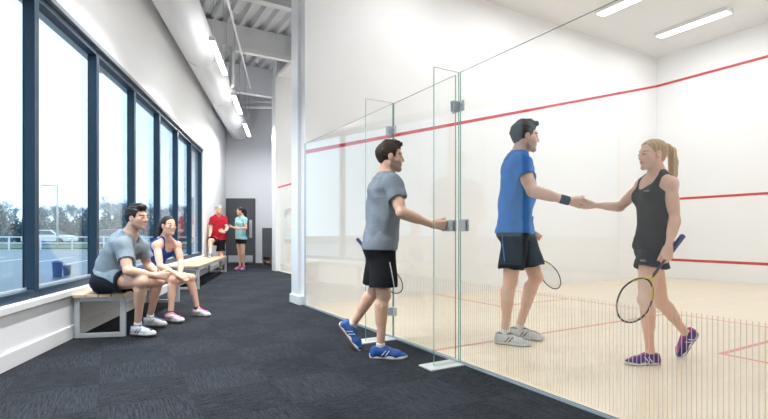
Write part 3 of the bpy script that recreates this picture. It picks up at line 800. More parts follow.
class Field:
    """distance field on a rectilinear grid; fine = (lo, hi, step) refines the grid around one box"""
    def __init__(self, lo, hi, h, fine=None):
        self.h = h; lo = np.array(lo, float) - 3 * h; hi = np.array(hi, float) + 3 * h
        self.ax = []
        for k in range(3):
            if fine is None: a = lo[k] + h * np.arange(int(math.ceil((hi[k] - lo[k]) / h)) + 1)
            else:
                a, x = [], lo[k]
                while x < hi[k] + h:
                    a.append(x); m = max(fine[0][k] - x, x - fine[1][k], 0.0)
                    x += min(h, fine[2] + m * .25)
                a = np.array(a)
            self.ax.append(a)
        self.n = np.array([len(a) for a in self.ax]); self.lo = np.array([a[0] for a in self.ax]); self.hi = np.array([a[-1] for a in self.ax])
        self.d = np.full(self.n, BIG, np.float32)
    def _block(self, lo, hi, mg):
        i0 = [max(0, int(np.searchsorted(self.ax[k], lo[k] - mg)) - 1) for k in range(3)]; i1 = [min(self.n[k], int(np.searchsorted(self.ax[k], hi[k] + mg)) + 1) for k in range(3)]
        if any(i1[k] <= i0[k] for k in range(3)): return None, None
        ax = [self.ax[k][i0[k]:i1[k]] for k in range(3)]
        return tuple(slice(i0[k], i1[k]) for k in range(3)), (ax[0][:, None, None], ax[1][None, :, None], ax[2][None, None, :])
    def whole(self):
        return (self.ax[0][:, None, None], self.ax[1][None, :, None], self.ax[2][None, None, :])
    def add(self, p, k=0.02):
        s, X = self._block(p.lo, p.hi, k + 3.5 * self.h)
        if s is None: return self
        self.d[s] = smin(self.d[s], p.fn(*X), k); return self
    def sub(self, p, k=0.0):
        s, X = self._block(p.lo, p.hi, k + 2 * self.h)
        if s is None: return self
        self.d[s] = -smin(-self.d[s], p.fn(*X), k); return self
    def clip(self, c, n):
        c, n = np.asarray(c, float), nrm(n)
        s, X = slice(None), self.whole()
        self.d[s] = np.maximum(self.d[s], (X[0] - c[0]) * n[0] + (X[1] - c[1]) * n[1] + (X[2] - c[2]) * n[2]); return self
    def mod(self, fn):
        s, X = slice(None), self.whole()
        self.d[s] = self.d[s] + fn(*X); return self
    def maxfn(self, fn):
        s, X = slice(None), self.whole()
        self.d[s] = np.maximum(self.d[s], fn(*X)); return self
    def sample(self, P):
        q = np.stack([np.interp(P[:, k], self.ax[k], np.arange(self.n[k])) for k in range(3)], 1)
        i = np.clip(np.floor(q).astype(int), 0, self.n - 2); f = np.clip(q - i, 0, 1); r = 0
        for a in (0, 1):
            for b in (0, 1):
                for c in (0, 1):
                    w = (f[:, 0] if a else 1 - f[:, 0]) * (f[:, 1] if b else 1 - f[:, 1]) * (f[:, 2] if c else 1 - f[:, 2])
                    r = r + w * self.d[i[:, 0] + a, i[:, 1] + b, i[:, 2] + c]
        return r
    def mesh(self):
        D = self.d; ins = D < 0
        c = ins[:-1, :-1, :-1].astype(np.int8)
        tot = sum(ins[a:a + self.n[0] - 1, b:b + self.n[1] - 1, e:e + self.n[2] - 1].astype(np.int8) for a in (0, 1) for b in (0, 1) for e in (0, 1))
        act = (tot > 0) & (tot < 8)
        idx = np.argwhere(act)
        if len(idx) == 0: return np.zeros((0, 3)), np.zeros((0, 4), int)
        lut = np.full(act.shape, -1, np.int64); lut[act] = np.arange(len(idx))
        cor = [(a, b, e) for a in (0, 1) for b in (0, 1) for e in (0, 1)]
        val = np.stack([D[idx[:, 0] + a, idx[:, 1] + b, idx[:, 2] + e] for a, b, e in cor], 1)
        acc = np.zeros((len(idx), 3)); cnt = np.zeros(len(idx))
        for i in range(8):
            for j in range(i + 1, 8):
                if sum(abs(np.array(cor[i]) - np.array(cor[j]))) != 1: continue
                m = (val[:, i] < 0) != (val[:, j] < 0)
                t = val[m, i] / (val[m, i] - val[m, j])
                acc[m] += np.array(cor[i]) + t[:, None] * (np.array(cor[j]) - np.array(cor[i])); cnt[m] += 1
        G = idx + acc / cnt[:, None]; V = np.stack([np.interp(G[:, k], np.arange(self.n[k]), self.ax[k]) for k in range(3)], 1)
        Fq = []
        for ax in range(3):
            o1, o2 = (ax + 1) % 3, (ax + 2) % 3
            sl0 = [slice(None)] * 3; sl1 = [slice(None)] * 3; sl0[ax] = slice(0, -1); sl1[ax] = slice(1, None)
            ch = ins[tuple(sl0)] != ins[tuple(sl1)]
            e = np.argwhere(ch)
            e = e[(e[:, o1] > 0) & (e[:, o2] > 0) & (e[:, o1] < self.n[o1] - 1) & (e[:, o2] < self.n[o2] - 1)]
            inside0 = ins[e[:, 0], e[:, 1], e[:, 2]]
            def cell(d1, d2):
                q = e.copy(); q[:, o1] += d1; q[:, o2] += d2; return lut[q[:, 0], q[:, 1], q[:, 2]]
            quad = np.stack([cell(-1, -1), cell(0, -1), cell(0, 0), cell(-1, 0)], 1)
            quad[~inside0] = quad[~inside0][:, ::-1]
            Fq.append(quad)
        return V, np.concatenate(Fq)

def fast_mesh(name, V, Fq, mats, parent=None, cols=None, smooth=True):
    me = bpy.data.meshes.new(name)
    me.vertices.add(len(V)); me.vertices.foreach_set('co', np.asarray(V, np.float32).ravel())
    me.loops.add(Fq.size); me.loops.foreach_set('vertex_index', Fq.astype(np.int32).ravel())
    me.polygons.add(len(Fq)); me.polygons.foreach_set('loop_start', np.arange(0, Fq.size, 4, dtype=np.int32))
    try: me.polygons.foreach_set('loop_total', np.full(len(Fq), 4, dtype=np.int32))
    except Exception: pass
    me.update(calc_edges=True); me.validate()
    for m_ in (mats if isinstance(mats, (list, tuple)) else [mats]): me.materials.append(m_)
    if smooth: me.polygons.foreach_set('use_smooth', [True] * len(me.polygons))
    if cols is not None:
        ca = me.color_attributes.new('Col', 'FLOAT_COLOR', 'POINT')
        ca.data.foreach_set('color', np.concatenate([cols, np.ones((len(cols), 1))], 1).astype(np.float32).ravel())
    return link_mesh(name, me, parent)

def relax(V, Fq, it=2, lam=0.5):
    n = len(V)
    for _ in range(it):
        S = np.zeros_like(V); C = np.zeros(n)
        for a, b in ((0, 1), (1, 2), (2, 3), (3, 0)):
            np.add.at(S, Fq[:, a], V[Fq[:, b]]); np.add.at(C, Fq[:, a], 1)
            np.add.at(S, Fq[:, b], V[Fq[:, a]]); np.add.at(C, Fq[:, b], 1)
        V = V + lam * (S / np.maximum(C, 1)[:, None] - V)
    return V

def patch(field, c, R, half, h, name, m_, parent, out=0.0025, inn=0.004, shape=None):
    """a thin raised mark lying on a garment: the skin of the field inside a box at c with axes R"""
    R = np.asarray(R, float); n = [max(4, int(2 * half[k] / h) + 5) for k in range(3)]
    g = Field(np.zeros(3), np.ones(3) * h, h); g.n = np.array(n); g.lo = -np.array(half) - 2 * h
    ax = g.ax = [g.lo[k] + h * np.arange(n[k]) for k in range(3)]
    L = np.stack(np.meshgrid(*ax, indexing='ij'), -1).reshape(-1, 3); P = np.asarray(c) + L @ R
    d = field.sample(P); d = np.maximum(d - out, -(d + inn))
    box = np.max(np.abs(L) - np.array(half), 1)
    d = np.maximum(d, box)
    if shape is not None: d = np.maximum(d, shape(L[:, 0], L[:, 1], L[:, 2]))
    g.d = d.reshape(n).astype(np.float32)
    V, Fq = g.mesh()
    if len(Fq) == 0: return None
    return fast_mesh(name, np.asarray(c) + V @ R, Fq, m_, parent)
# ------------------------------------------------------------------ people
M['skin'] = attr_mat('skin', 0.5, 0.02, 25)
M['hairmat'] = attr_mat('hair', 0.55, 0.14, 90, spec=0.3)
M['shoe'] = attr_mat('trainer_upper', 0.55, 0.03, 60)
def fabric(name, col, var=0.07, rough=0.85, scale=40): return mat(name, col, rough, var=var, scale=scale, bump=0.25, bscale=350, spec=0.25)
M['eyew'] = mat('eye_white', (.75, .74, .72), .2); M['iris'] = mat('iris', (.06, .04, .03), .2)
M['sock'] = fabric('white_sock', (.75, .75, .75)); M['sockdark'] = fabric('navy_sock', (.03, .04, .08))
M['rubber'] = mat('white_midsole', (.75, .75, .74), .5); M['gum'] = mat('brown_outsole', (.20, .12, .08), .6)

PROF = {  # torso: t, half width, half depth, forward offset
 'm': [(-.20, .115, .085, .0), (-.08, .160, .112, -.006), (.06, .165, .112, -.004), (.25, .148, .102, .006), (.45, .150, .106, .010), (.66, .166, .118, .008), (.82, .160, .108, -.004), (.95, .105, .075, -.012), (1.0, .07, .062, -.008)],
 'f': [(-.20, .115, .085, .0), (-.08, .168, .112, -.010), (.06, .165, .108, -.006), (.28, .125, .088, .004), (.45, .128, .090, .010), (.64, .142, .104, .012), (.80, .138, .092, .0), (.94, .092, .066, -.010), (1.0, .055, .052, -.006)]}

def torso_frames(p, ts):
    """spine points and frames at the parameters ts (0 pelvis .. 1 neck base)"""
    out = [[], [], []]
    for t in ts:
        if t < 0: c = p['P'] + (p['P'] - p['pt'](.05)) / .05 * abs(t)
        else: c = p['pt'](t)
        tan = nrm(p['pt'](min(max(t, 0) + .04, 1.04)) - p['pt'](max(t, 0) - .0))
        if t < 0: tan = nrm(p['pt'](.05) - p['P'])
        r = nrm(p['rh'] * (1 - np.clip(t, 0, 1)) + p['rs'] * np.clip(t, 0, 1)); r = nrm(r - tan * (r @ tan))
        f = np.cross(tan, r)
        out[0].append(c); out[1].append(r); out[2].append(f)
    return [np.array(x) for x in out]

def hand_prims(w, d, pn, th, s=1.0, curl=(35, 45, 30), thumb=(35, 25), spread=1.0, skip=()):
    """w wrist, d towards the fingers, pn out of the palm, th thumb side"""
    d = nrm(d); th = nrm(th - d * (np.dot(th, d))); pn_ = np.cross(d, th); pn = pn_ if np.dot(pn_, pn) > 0 else -pn_
    pr = []; offs = (.027, .009, -.009, -.026); Ls = ((.043, .026, .021), (.047, .029, .022), (.043, .027, .021), (.034, .02, .019)); ml = (.092, .094, .088, .080)
    for i in range(4):
        kn = w + d * ml[i] * s + th * offs[i] * s
        pr.append((cap(w + th * offs[i] * s * .55 + d * .012 * s, kn, .0155 * s, .0125 * s), .014))
        cur = kn; ang = 0
        cl = curl[i] if isinstance(curl[0], (tuple, list)) else curl
        for j in range(3):
            ang += math.radians(cl[j]); dr_ = d * math.cos(ang) + pn * math.sin(ang) + th * (offs[i] * .9 * spread if j == 0 else 0)
            nx = cur + nrm(dr_) * Ls[i][j] * s
            r0 = (.0092, .0083, .0076)[j] * s * (0.9 if i == 3 else 1)
            pr.append((cap(cur, nx, r0, r0 * .92), .004 if j else .008)); cur = nx
    b = w + d * .022 * s + th * .022 * s + pn * .006 * s
    a1, a2 = math.radians(thumb[0]), math.radians(thumb[1])
    d1 = nrm(d * math.cos(a1) + th * math.sin(a1) + pn * .25); p1 = b + d1 * .042 * s
    d2 = nrm(d1 * math.cos(a2) + d * math.sin(a2) * .6 + pn * math.sin(a2) * .8); p2 = p1 + d2 * .034 * s
    d3 = nrm(d2 + pn * .35 + d * .2); p3 = p2 + d3 * .027 * s
    pr += [(cap(b, p1, .0145 * s, .0105 * s), .014), (cap(p1, p2, .0105 * s, .0095 * s), .004), (cap(p2, p3, .0095 * s, .008 * s), .003)]
    return pr

# one trainer, built once: sole at z = 0, ankle over the origin, toe towards +y, for the right foot (outer side +x)
def trainer_fields():
    fu = Field((-.06, -.085, -.005), (.06, .225, .13), .0036)
    fu.add(cap((0, -.038, .045), (0, .02, .05), .036, .038), .03).add(cap((0, -.045, .03), (0, -.04, .085), .033, .030), .02)
    fu.add(cap((.004, .02, .05), (.004, .12, .036), .040, .040, (0, 0, 1), .95), .03).add(cap((.0, .12, .03), (-.006, .168, .024), .042, .034, (0, 0, 1), .72), .03)
    fu.add(cap((0, -.01, .07), (0, .05, .06), .036, .030), .03)
    fu.clip((0, 0, .012), (0, 0, -1)); fu.clip((0, 0, .105), (0, -.25, 1))
    fu.sub(cap((0, -.008, .10), (0, -.004, .16), .028, .034), .006)
    V, Q = fu.mesh()
    fs = Field((-.06, -.09, -.003), (.06, .23, .05), .0036)
    def sole(x, y, z):
        w = np.interp(y, [-.085, -.07, -.04, .02, .08, .13, .17, .195, .208], [0.0, .024, .034, .033, .042, .046, .040, .024, 0.0])
        cx = np.interp(y, [-.085, 0, .1, .208], [0, .002, .005, -.006])
        d1 = (np.abs(x - cx) - w) * .8
        top = np.interp(y, [-.085, -.03, .06, .15, .208], [.042, .038, .032, .027, .030]); bot = np.interp(y, [-.085, -.06, .15, .208], [.006, 0, 0, .012])
        return np.maximum(np.maximum(d1, z - top), bot - z) + 0 * x
    fs.add(Prim(sole, (-.06, -.09, 0), (.06, .23, .05)), 0)
    Vs, Qs = fs.mesh()
    return fu, relax(V, Q, 1), Q, relax(Vs, Qs, 2), Qs
TR = trainer_fields()

def shoe(parent, ankle, fwd, up, right_foot, sch, s=1.0):
    """ankle = point 0.085 above the sole; sch = dict of colours"""
    f = nrm(fwd); u = np.asarray(up, float); u = nrm(u - f * (u @ f)); x = np.cross(f, u)
    sx = 1.0 if right_foot else -1.0
    B = np.stack([x * sx, f, u]) * s; org = ankle - u * .085 * s
    fu, V, Q, Vs, Qs = TR
    def W(P): return org + P @ B
    fl = (lambda q: q) if right_foot else (lambda q: q[:, ::-1])
    c = np.tile(np.array(sch['main'], float), (len(V), 1))
    tb = np.array(sch.get('toe', sch['main'])); c[V[:, 1] > .135] = tb
    hl = np.array(sch.get('heel', sch['main'])); c[V[:, 1] < -.045] = hl
    tg = np.array(sch.get('tongue', sch['main'])); c[(np.abs(V[:, 0]) < .017) & (V[:, 2] > .05) & (V[:, 1] > .02)] = tg
    cl = np.array(sch.get('collar', sch['main'])); c[(V[:, 2] > .088)] = cl
    o = fast_mesh('shoe', W(V), fl(Q), M['shoe'], parent, c)
    cs = np.tile(np.array(sch.get('sole', (.72, .72, .71)), float), (len(Vs), 1)); cs[Vs[:, 2] < .010] = np.array(sch.get('outsole', (.25, .17, .12)))
    fast_mesh('sole', W(Vs), fl(Qs), M['shoe'], o, cs)
    lc = MB()
    for i in range(5):
        y = .035 + i * .019; zz = .099 - i * .0105
        lc.tube([W(np.array([[-.024, y, zz - .012]]))[0], W(np.array([[-.012, y + .003, zz]]))[0], W(np.array([[.012, y + .003, zz]]))[0], W(np.array([[.024, y, zz - .012]]))[0]], .0028 * s, 5)
    lc.build('laces', sch['lace'], o, True)
    if 'stripe' in sch:     # curved side flashes, proud of the upper
        g = TR[0]
        h = .003; lo, hi = np.array([-.055, -.05, .02]), np.array([.055, .16, .09])
        for a0, sl in ((.012, .8), (.040, .8)):
            for sd in (-1, 1):
                ff = Field(lo, hi, h); X = ff.whole()
                P = np.stack(np.broadcast_arrays(*X), -1).reshape(-1, 3); d = g.sample(P); d = np.maximum(d - .002, -(d + .003))
                lim = np.maximum(np.abs(P[:, 1] - a0 - (P[:, 2] - .03) * sl) - .005, np.maximum(P[:, 2] - .072, .028 - P[:, 2]))
                lim = np.maximum(lim, .02 - P[:, 0] * sd)
                ff.d = np.maximum(d, lim).reshape(ff.n).astype(np.float32); v2, q2 = ff.mesh()
                if len(q2): fast_mesh('side_stripe', W(v2), fl(q2), sch['stripe'], o)
    return o

def build_person(c):
    J = {k: np.asarray(v, float) for k, v in c['J'].items()}
    if 'nearer' in c:
        e0 = np.array([0, 0, 1.0])
        for k in J:
            if k not in ('hf', 'fR', 'fL', 'base'): J[k] = e0 + (J[k] - e0) * c['nearer'] - [0, 0, 1 - c['nearer']]
        J['base'] = J['base'] * c['nearer']
    s = c.get('s', 1.0); sex = c['sex']; h = c['h']; fem = sex == 'f'
    p = dict(J); P, N, H = J['P'], J['N'], J['H']
    root = empty('person', J['base'], c['label'], 'person')
    p['rh'] = nrm((J['hR'] - J['hL']) * [1, 1, 1]); p['rs'] = nrm(J['sR'] - J['sL'])
    L = np.linalg.norm(N - P); fw0 = nrm(np.cross(N - P, p['rs']) )
    bend = c.get('bend', 0.0)
    mid = (P + N) / 2 - fw0 * bend
    p['pt'] = lambda t: P * (1 - t) ** 2 + 2 * mid * t * (1 - t) + N * t * t if t <= 1 else N + (N - mid) * 2 * (t - 1)
    tab = np.array(PROF[sex]); ts = np.linspace(-.20, 1.0, 19)
    gth = c.get('girth', 1.0)
    A, B, O = (np.interp(ts, tab[:, 0], tab[:, i]) * s * (gth if i < 3 else 1) for i in (1, 2, 3))
    sp, rr_, ff = torso_frames(p, ts)
    tf = ff[12]                                     # chest forward
    legs = {}
    pts = np.array([v for k, v in J.items() if k not in ('base', 'hf', 'fR', 'fL')] + [H + [0, 0, .13 * s], H + [.12, 0, 0], H - [.12, 0, 0]])
    hands = c['hands']
    lo = pts.min(0) - .15; hi = pts.max(0) + .15
    hq = s * c.get('head', 1.0); fine = (H - np.array([.115, .115, .13]) * hq, H + np.array([.115, .115, .12]) * hq, c.get('hh', .0034))
    fd = Field(lo, hi, h, fine)
    fd.add(loft(sp, rr_, ff, A, B, O), .01)
    arms = []
    m = (.88 if fem else 1.06) * s                   # limb thickness
    # shoulders, chest
    for sd in 'RL':
        S, E, Wr = J['s' + sd], J['e' + sd], J['w' + sd]
        inn = p['pt'](.86); fd.add(cap(inn * .45 + S * .55 - [0, 0, .02 * s], S, .062 * m, .052 * m), .05)
        fd.add(cap(N + nrm(H - N) * .035 * s, S * .8 + N * .2 + [0, 0, .012 * s], .040 * m, .032 * m), .05)
        arms.append((ell(S, .057 * m), .03)); arms.append((cap(S, E, .050 * m, .039 * m), .025))
        arms.append((cap(S * .62 + E * .38, S * .3 + E * .7, .045 * m, .041 * m), .02))
        arms.append((cap(E, Wr, .040 * m, .0255 * m), .015))
        arms.append((cap(E * .86 + Wr * .14, E * .5 + Wr * .5, .0425 * m, .035 * m), .02))
        hd_ = hands[sd]
        hs = s * (.97 if fem else 1.06)
        for q, k in hand_prims(Wr, hd_['d'], hd_['pn'], hd_['th'], hs, hd_.get('curl', (25, 30, 20)), hd_.get('thumb', (35, 20))): arms.append((q, k))
    if fem:
        for sg in (1, -1):
            fd.add(ell(p['pt'](.66) + tf * .085 * s + rr_[12] * sg * .060 * s, .055 * s), .045)
    else:
        for sg in (1, -1):
            fd.add(ell(p['pt'](.76) + tf * .082 * s + rr_[12] * sg * .065 * s, (.068 * s, .034 * s, .05 * s), np.stack([rr_[12], tf, np.cross(rr_[12], tf)])), .04)
    torso = fd.d.copy()
    for q_, k_ in arms: fd.add(q_, k_)
    for sd in 'RL':
        # legs
        Hp, K, An = J['h' + sd], J['k' + sd], J['a' + sd]; ft = nrm(J['f' + sd])
        shank = nrm(An - K); bk = -(ft - shank * (ft @ shank)); bk = nrm(bk)
        hip_out = p['rh'] * (1 if sd == 'R' else -1)
        lm = (.95 if fem else 1.0) * s
        fd.add(cap(Hp, K, .086 * lm * c.get('thigh', 1), .054 * lm), .04)
        fd.add(cap(Hp * .7 + K * .3 + bk * -.012 * s, Hp * .3 + K * .7 - bk * .008 * s, .070 * lm, .056 * lm), .03)
        fd.add(ell(Hp + (sp[4] - sp[5]) * .3 + ff[4] * -.045 * s, .085 * lm), .04)
        fd.add(ell(K - bk * .010 * s, .050 * lm), .02)
        fd.add(cap(K, An, .047 * lm, .031 * lm), .02)
        cf = K * .80 + An * .20 + bk * .016 * s; fd.add(cap(cf, K * .52 + An * .48 + bk * .012 * s, .050 * lm, .038 * lm), .03)
        fd.add(cap(An, An + ft * .10 * s - nrm(np.array(c.get('up' + sd, (0, 0, 1)))) * .045 * s, .030 * lm, .026 * lm), .02)
        fd.add(ell(An - bk * -.0 - np.array(c.get('up' + sd, (0, 0, 1))) * .035 * s + bk * .018 * s, .030 * lm), .02)
    # head
    hf = nrm(J['hf']); hr = nrm(np.cross(hf, (0, 0, 1))); hu = np.cross(hr, hf); R = np.stack([hr, hf, hu]); q = s * c.get('head', 1.0)
    def hp(x, y, z): return H + (hr * x + hf * y + hu * z) * q
    wd_ = .93 if fem else 1.0
    fd.add(cap(N - nrm(H - N) * .03 * s, hp(0, -.018, -.045), .062 * m, .054 * m), .03)
    fd.add(ell(hp(0, -.014, .034), np.array([.075 * wd_, .097, .083]) * q, R), .015)
    fd.add(ell(hp(0, .026, -.030), np.array([.060 * wd_, .068, .084]) * q, R), .02)
    jr = .013 if fem else .017
    for sg in (1, -1):
        fd.add(cap(hp(sg * (.046 if fem else .050), .0, -.058), hp(sg * .012, .070, -.098), jr * q, (jr - .002) * q), .025)
        fd.add(ell(hp(sg * .043 * wd_, .056, -.018), (.021 if c.get('smile') else .019) * q), .018)
    fd.add(ell(hp(0, .076, -.100), (.0135 if fem else .0160) * q), .018)
    fd.add(cap(hp(-.030, .077, .029), hp(.030, .077, .029), (.006 if fem else .012) * q), .018)
    for sg in (1, -1): fd.sub(ell(hp(sg * .031, .104, .005), np.array([.018, .013 if fem else .015, .012]) * q, R), .014)
    for sg in (1, -1): fd.add(ell(hp(sg * .031, .0768, .004), np.array([.0150, .0125, .0120]) * (.93 if fem else 1) * q, R), .006)
    nr = .0062 if fem else .0075
    fd.add(cap(hp(0, .088, .016), hp(0, .104 if fem else .107, -.026), nr * q, (nr + .0028) * q), .009)
    for sg in (1, -1): fd.add(ell(hp(sg * .0105, .094, -.0305), (.0072 if fem else .0085) * q), .006)
    up_c = .006 if c.get('smile') else .001; wl_ = .024 if c.get('smile') else .019
    for sg in (1, -1):
        fd.add(cap(hp(0, .0885, -.0545), hp(sg * wl_, .078, -.0585 + up_c), .0062 * q, .0035 * q), .006)
        fd.add(cap(hp(0, .0870, -.0665), hp(sg * wl_, .078, -.0595 + up_c), .0074 * q, .0035 * q), .006)
    for sg in (1, -1):
        fd.add(ell(hp(sg * .074 * wd_, -.008, -.006), np.array([.012, .020, .031]) * q, R), .008)
        fd.sub(ell(hp(sg * .086 * wd_, -.004, -.006), np.array([.007, .010, .016]) * q, R), .004)
    V, Q = fd.mesh(); V = relax(V, Q, 1, .25)
    # colour: skin, lips, brows, beard shadow
    X = (V - H) @ R.T / q
    base = np.array(c['skin']); C = np.tile(base, (len(V), 1))
    def blend(mask, col): C[:] = C * (1 - mask[:, None]) + np.array(col) * mask[:, None]
    inhead = (np.abs(X).max(1) < .14)
    near = np.exp(-((X[:, 0] / .05) ** 2 + ((X[:, 1] - .085) / .05) ** 2 + ((X[:, 2] + .02) / .03) ** 2)) * inhead
    blend(near * .35, base * [1.02, .78, .74])
    if c.get('beard'):
        mk = np.clip((-.022 - X[:, 2] - .55 * np.abs(X[:, 1] - .02).clip(0, .02)) / .012, 0, 1) * np.clip((X[:, 1] + .012) / .012, 0, 1) * inhead * (X[:, 2] > -.135)
        blend(mk * c['beard'], np.array(c['hair']) * .9 + .02)
    zc = X[:, 2] + .0595 - up_c * (np.abs(X[:, 0]) / wl_) ** 2
    fr_ = (X[:, 1] > .068) & (np.abs(X[:, 0]) < wl_ + .001)
    lip = (fr_ & (np.abs(zc) < .0125 - .006 * (np.abs(X[:, 0]) / wl_) ** 2)).astype(float); blend(lip * (.75 if fem else .5), base * [.95, .50, .48])
    mouth = (fr_ & (np.abs(zc + .0005) < (.0032 if c.get('smile') else .0022))).astype(float); blend(mouth * .85, (.25, .09, .08) if not c.get('smile') else (.72, .66, .60))
    eyz = ((np.abs(np.abs(X[:, 0]) - .031) < .0165) & (np.abs(X[:, 2] - .0035) < .0085) & (X[:, 1] > .07)).astype(float); blend(eyz * .5, base * [.50, .38, .34])
    bw_ = .0042 if fem else .0058
    br = ((np.abs(np.abs(X[:, 0]) - .032) < .019) & (np.abs(X[:, 2] - .028 + np.abs(np.abs(X[:, 0]) - .028) * .28) < bw_) & (X[:, 1] > .055)).astype(float); blend(br * (.6 if fem else .8), np.array(c['hair']) * .8)
    body = fast_mesh('body', V, Q, M['skin'], root, C)
    for sg in (1, -1):
        e_ = MB(); ec = hp(sg * .031, .0768, .0035); e_.sphere((0, 0, 0), 1.0, 18, 12)
        look = nrm(np.array([0, 1.0, 0])); mi = []
        rad = np.array([.0138, .0142, .0056])
        vv = np.array(e_.v)
        for f in e_.f:
            cc = vv[list(f)].mean(0) * rad; mi.append(1 if (abs(cc[0]) < .0085 and cc[1] > 0) else 0)
        e_.v = [tuple(ec + ((v_ * rad) @ R) * q) for v_ in vv]
        e_.m = mi; e_.build('eye', [M['eyew'], M['iris']], root, True)
    # hair
    hl = c['hairline']; hz = Field(H - .17 * q, H + .17 * q, c.get('hh', .0034))
    hz.add(ell(hp(0, -.018, .038), np.array([.0775 * wd_ + c['vol'], .100 + c['vol'], .082 + c['vol'] * 1.2]) * q, R), .01)
    hz.add(cap(hp(0, -.058, -.030), hp(0, -.066, .02), (.036 + c['vol'] * .5) * q, (.042 + c['vol'] * .6) * q), .03)
    for a_, b_, r0, r1 in c.get('tufts', []): hz.add(cap(hp(*a_), hp(*b_), r0 * q, r1 * q), .02)
    r_ = np.random.RandomState(c['seed']); K = r_.normal(size=(5, 3)) * c.get('hfreq', 130); ph = r_.uniform(0, 6, 5)
    def hmod(x, y, z):
        lx = ((x - H[0]) * hr[0] + (y - H[1]) * hr[1] + (z - H[2]) * hr[2]) / q
        ly = ((x - H[0]) * hf[0] + (y - H[1]) * hf[1] + (z - H[2]) * hf[2]) / q
        lz = ((x - H[0]) * hu[0] + (y - H[1]) * hu[1] + (z - H[2]) * hu[2]) / q
        return lx, ly, lz
    def cut(x, y, z):
        lx, ly, lz = hmod(x, y, z)
        zb = np.interp(ly + .004 * np.sin(lx * 160), hl[0], hl[1]) + (np.abs(lx) - .055).clip(0, .03) * np.where(ly > .03, -.6, 0)
        return (zb - lz) * .75 * q
    hz.maxfn(cut)
    def strands(x, y, z):
        lx, ly, lz = hmod(x, y, z); s_ = 0
        for i in range(5):
            ph_ = ph[i] + 1.5 * np.sin(ly * 22 + ph[4 - i]); s_ = s_ + np.sin((lx * (1 + .1 * i) + lz * .5 * K[i, 2] / 100) * c.get('hfreq', 130) * 1.6 + ly * K[i, 1] * .35 + ph_)
        return c.get('hamp', .0022) * s_ * .45
    hz.mod(strands)
    for sg in (1, -1): hz.sub(ell(hp(sg * .078 * wd_, .0, -.012), np.array([.025, .021, .030]) * q, R), .004)
    Vh, Qh = hz.mesh()
    Ch = np.array(c['hair']) * (1 + .25 * np.sin(Vh @ (K[0] * 1.3))[:, None] * .6)
    fast_mesh('hair', Vh, Qh, M['hairmat'], root, np.clip(Ch, 0.005, 1))
    if 'pony' in c:
        pz = Field(H - .5 * q, H + .22 * q, min(h, .006)); pp = [hp(*t[:3]) for t in c['pony']]
        for i in range(len(pp) - 1): pz.add(cap(pp[i], pp[i + 1], c['pony'][i][3] * q, c['pony'][i + 1][3] * q), .01)
        pz.mod(lambda x, y, z: .0022 * sum(np.sin(x * K[i, 0] * 1.2 + y * K[i, 1] * 1.2 + z * K[i, 2] * .15 + ph[i]) for i in range(5)) * .5)
        Vp, Qp = pz.mesh(); Cp = np.array(c['hair']) * 1.1 * (1 + .3 * np.sin(Vp @ (K[1] * [1.6, 1.6, .2]))[:, None] * .6)
        fast_mesh('ponytail', Vp, Qp, M['hairmat'], root, np.clip(Cp, 0.005, 1))
        MB().sphere(pp[0] * .6 + pp[1] * .4, c['pony'][0][3] * 1.1 * q, 10, 8).build('hair_tie', M['darkgrey'], root, True)
    # ---------------- shirt
    sh = c['shirt']; ez = sh.get('ease', .016) * s
    t0 = sh['hem']; ts2 = np.linspace(t0, sh.get('top', 1.0), 17)
    tabA = np.interp(ts2, tab[:, 0], tab[:, 1]) * s * gth + ez; tabB = np.interp(ts2, tab[:, 0], tab[:, 2]) * s * gth + ez; tabO = np.interp(ts2, tab[:, 0], tab[:, 3]) * s
    drape = sh.get('drape', .014) * s
    wfac = np.interp(ts2, [t0, .2, .6, 1], [1.0, 1.0, .2, 0]); tabA += drape * wfac; tabB += drape * wfac
    # hanging cloth bridges the waist
    if not sh.get('tank'):
        tabA = np.maximum(tabA, np.interp(ts2, [t0, .66], [tabA.max() * .97, tabA.max()]) * (ts2 < .66)); tabB = np.maximum(tabB, np.interp(ts2, [t0, .66], [tabB.max() * .96, tabB.max()]) * (ts2 < .66))
    sp2, r2, f2 = torso_frames(p, ts2)
    fs = Field(lo, hi, h, fine)
    fs.add(loft(sp2, r2, f2, tabA, tabB, tabO, (True, False)), .01)
    if fem:
        for sg in (1, -1): fs.add(ell(p['pt'](.66) + tf * .087 * s + rr_[12] * sg * .058 * s, .062 * s), .045)
    else:
        for sg in (1, -1): fs.add(ell(p['pt'](.76) + tf * .085 * s + rr_[12] * sg * .065 * s, (.075 * s, .040 * s, .055 * s), np.stack([rr_[12], tf, np.cross(rr_[12], tf)])), .05)
    if not sh.get('tank'):
        for sd in 'RL':
            S, E = J['s' + sd], J['e' + sd]
            inn = p['pt'](.86); fs.add(cap(inn * .45 + S * .55 - [0, 0, .02 * s], S, .062 * m + ez, .055 * m + ez * .7), .06)
            fs.add(cap(N + nrm(H - N) * .01 * s, S * .8 + N * .2 + [0, 0, .010 * s], .040 * m + ez * .5, .034 * m + ez * .6), .05)
            fs.add(ell(S, .060 * m + ez * .6), .03)
            cu = S + (E - S) * sh['sleeve']; dn = nrm(E - S)
            fs.add(halfspace_clip(cap(S, cu + dn * .03, .053 * m + ez * .9, .047 * m + ez * 1.5), cu, dn), .03)
    amp = sh.get('wr', .004) * s
    fs.mod(wrinkle(amp, c['seed'] + 3, 22 / s))
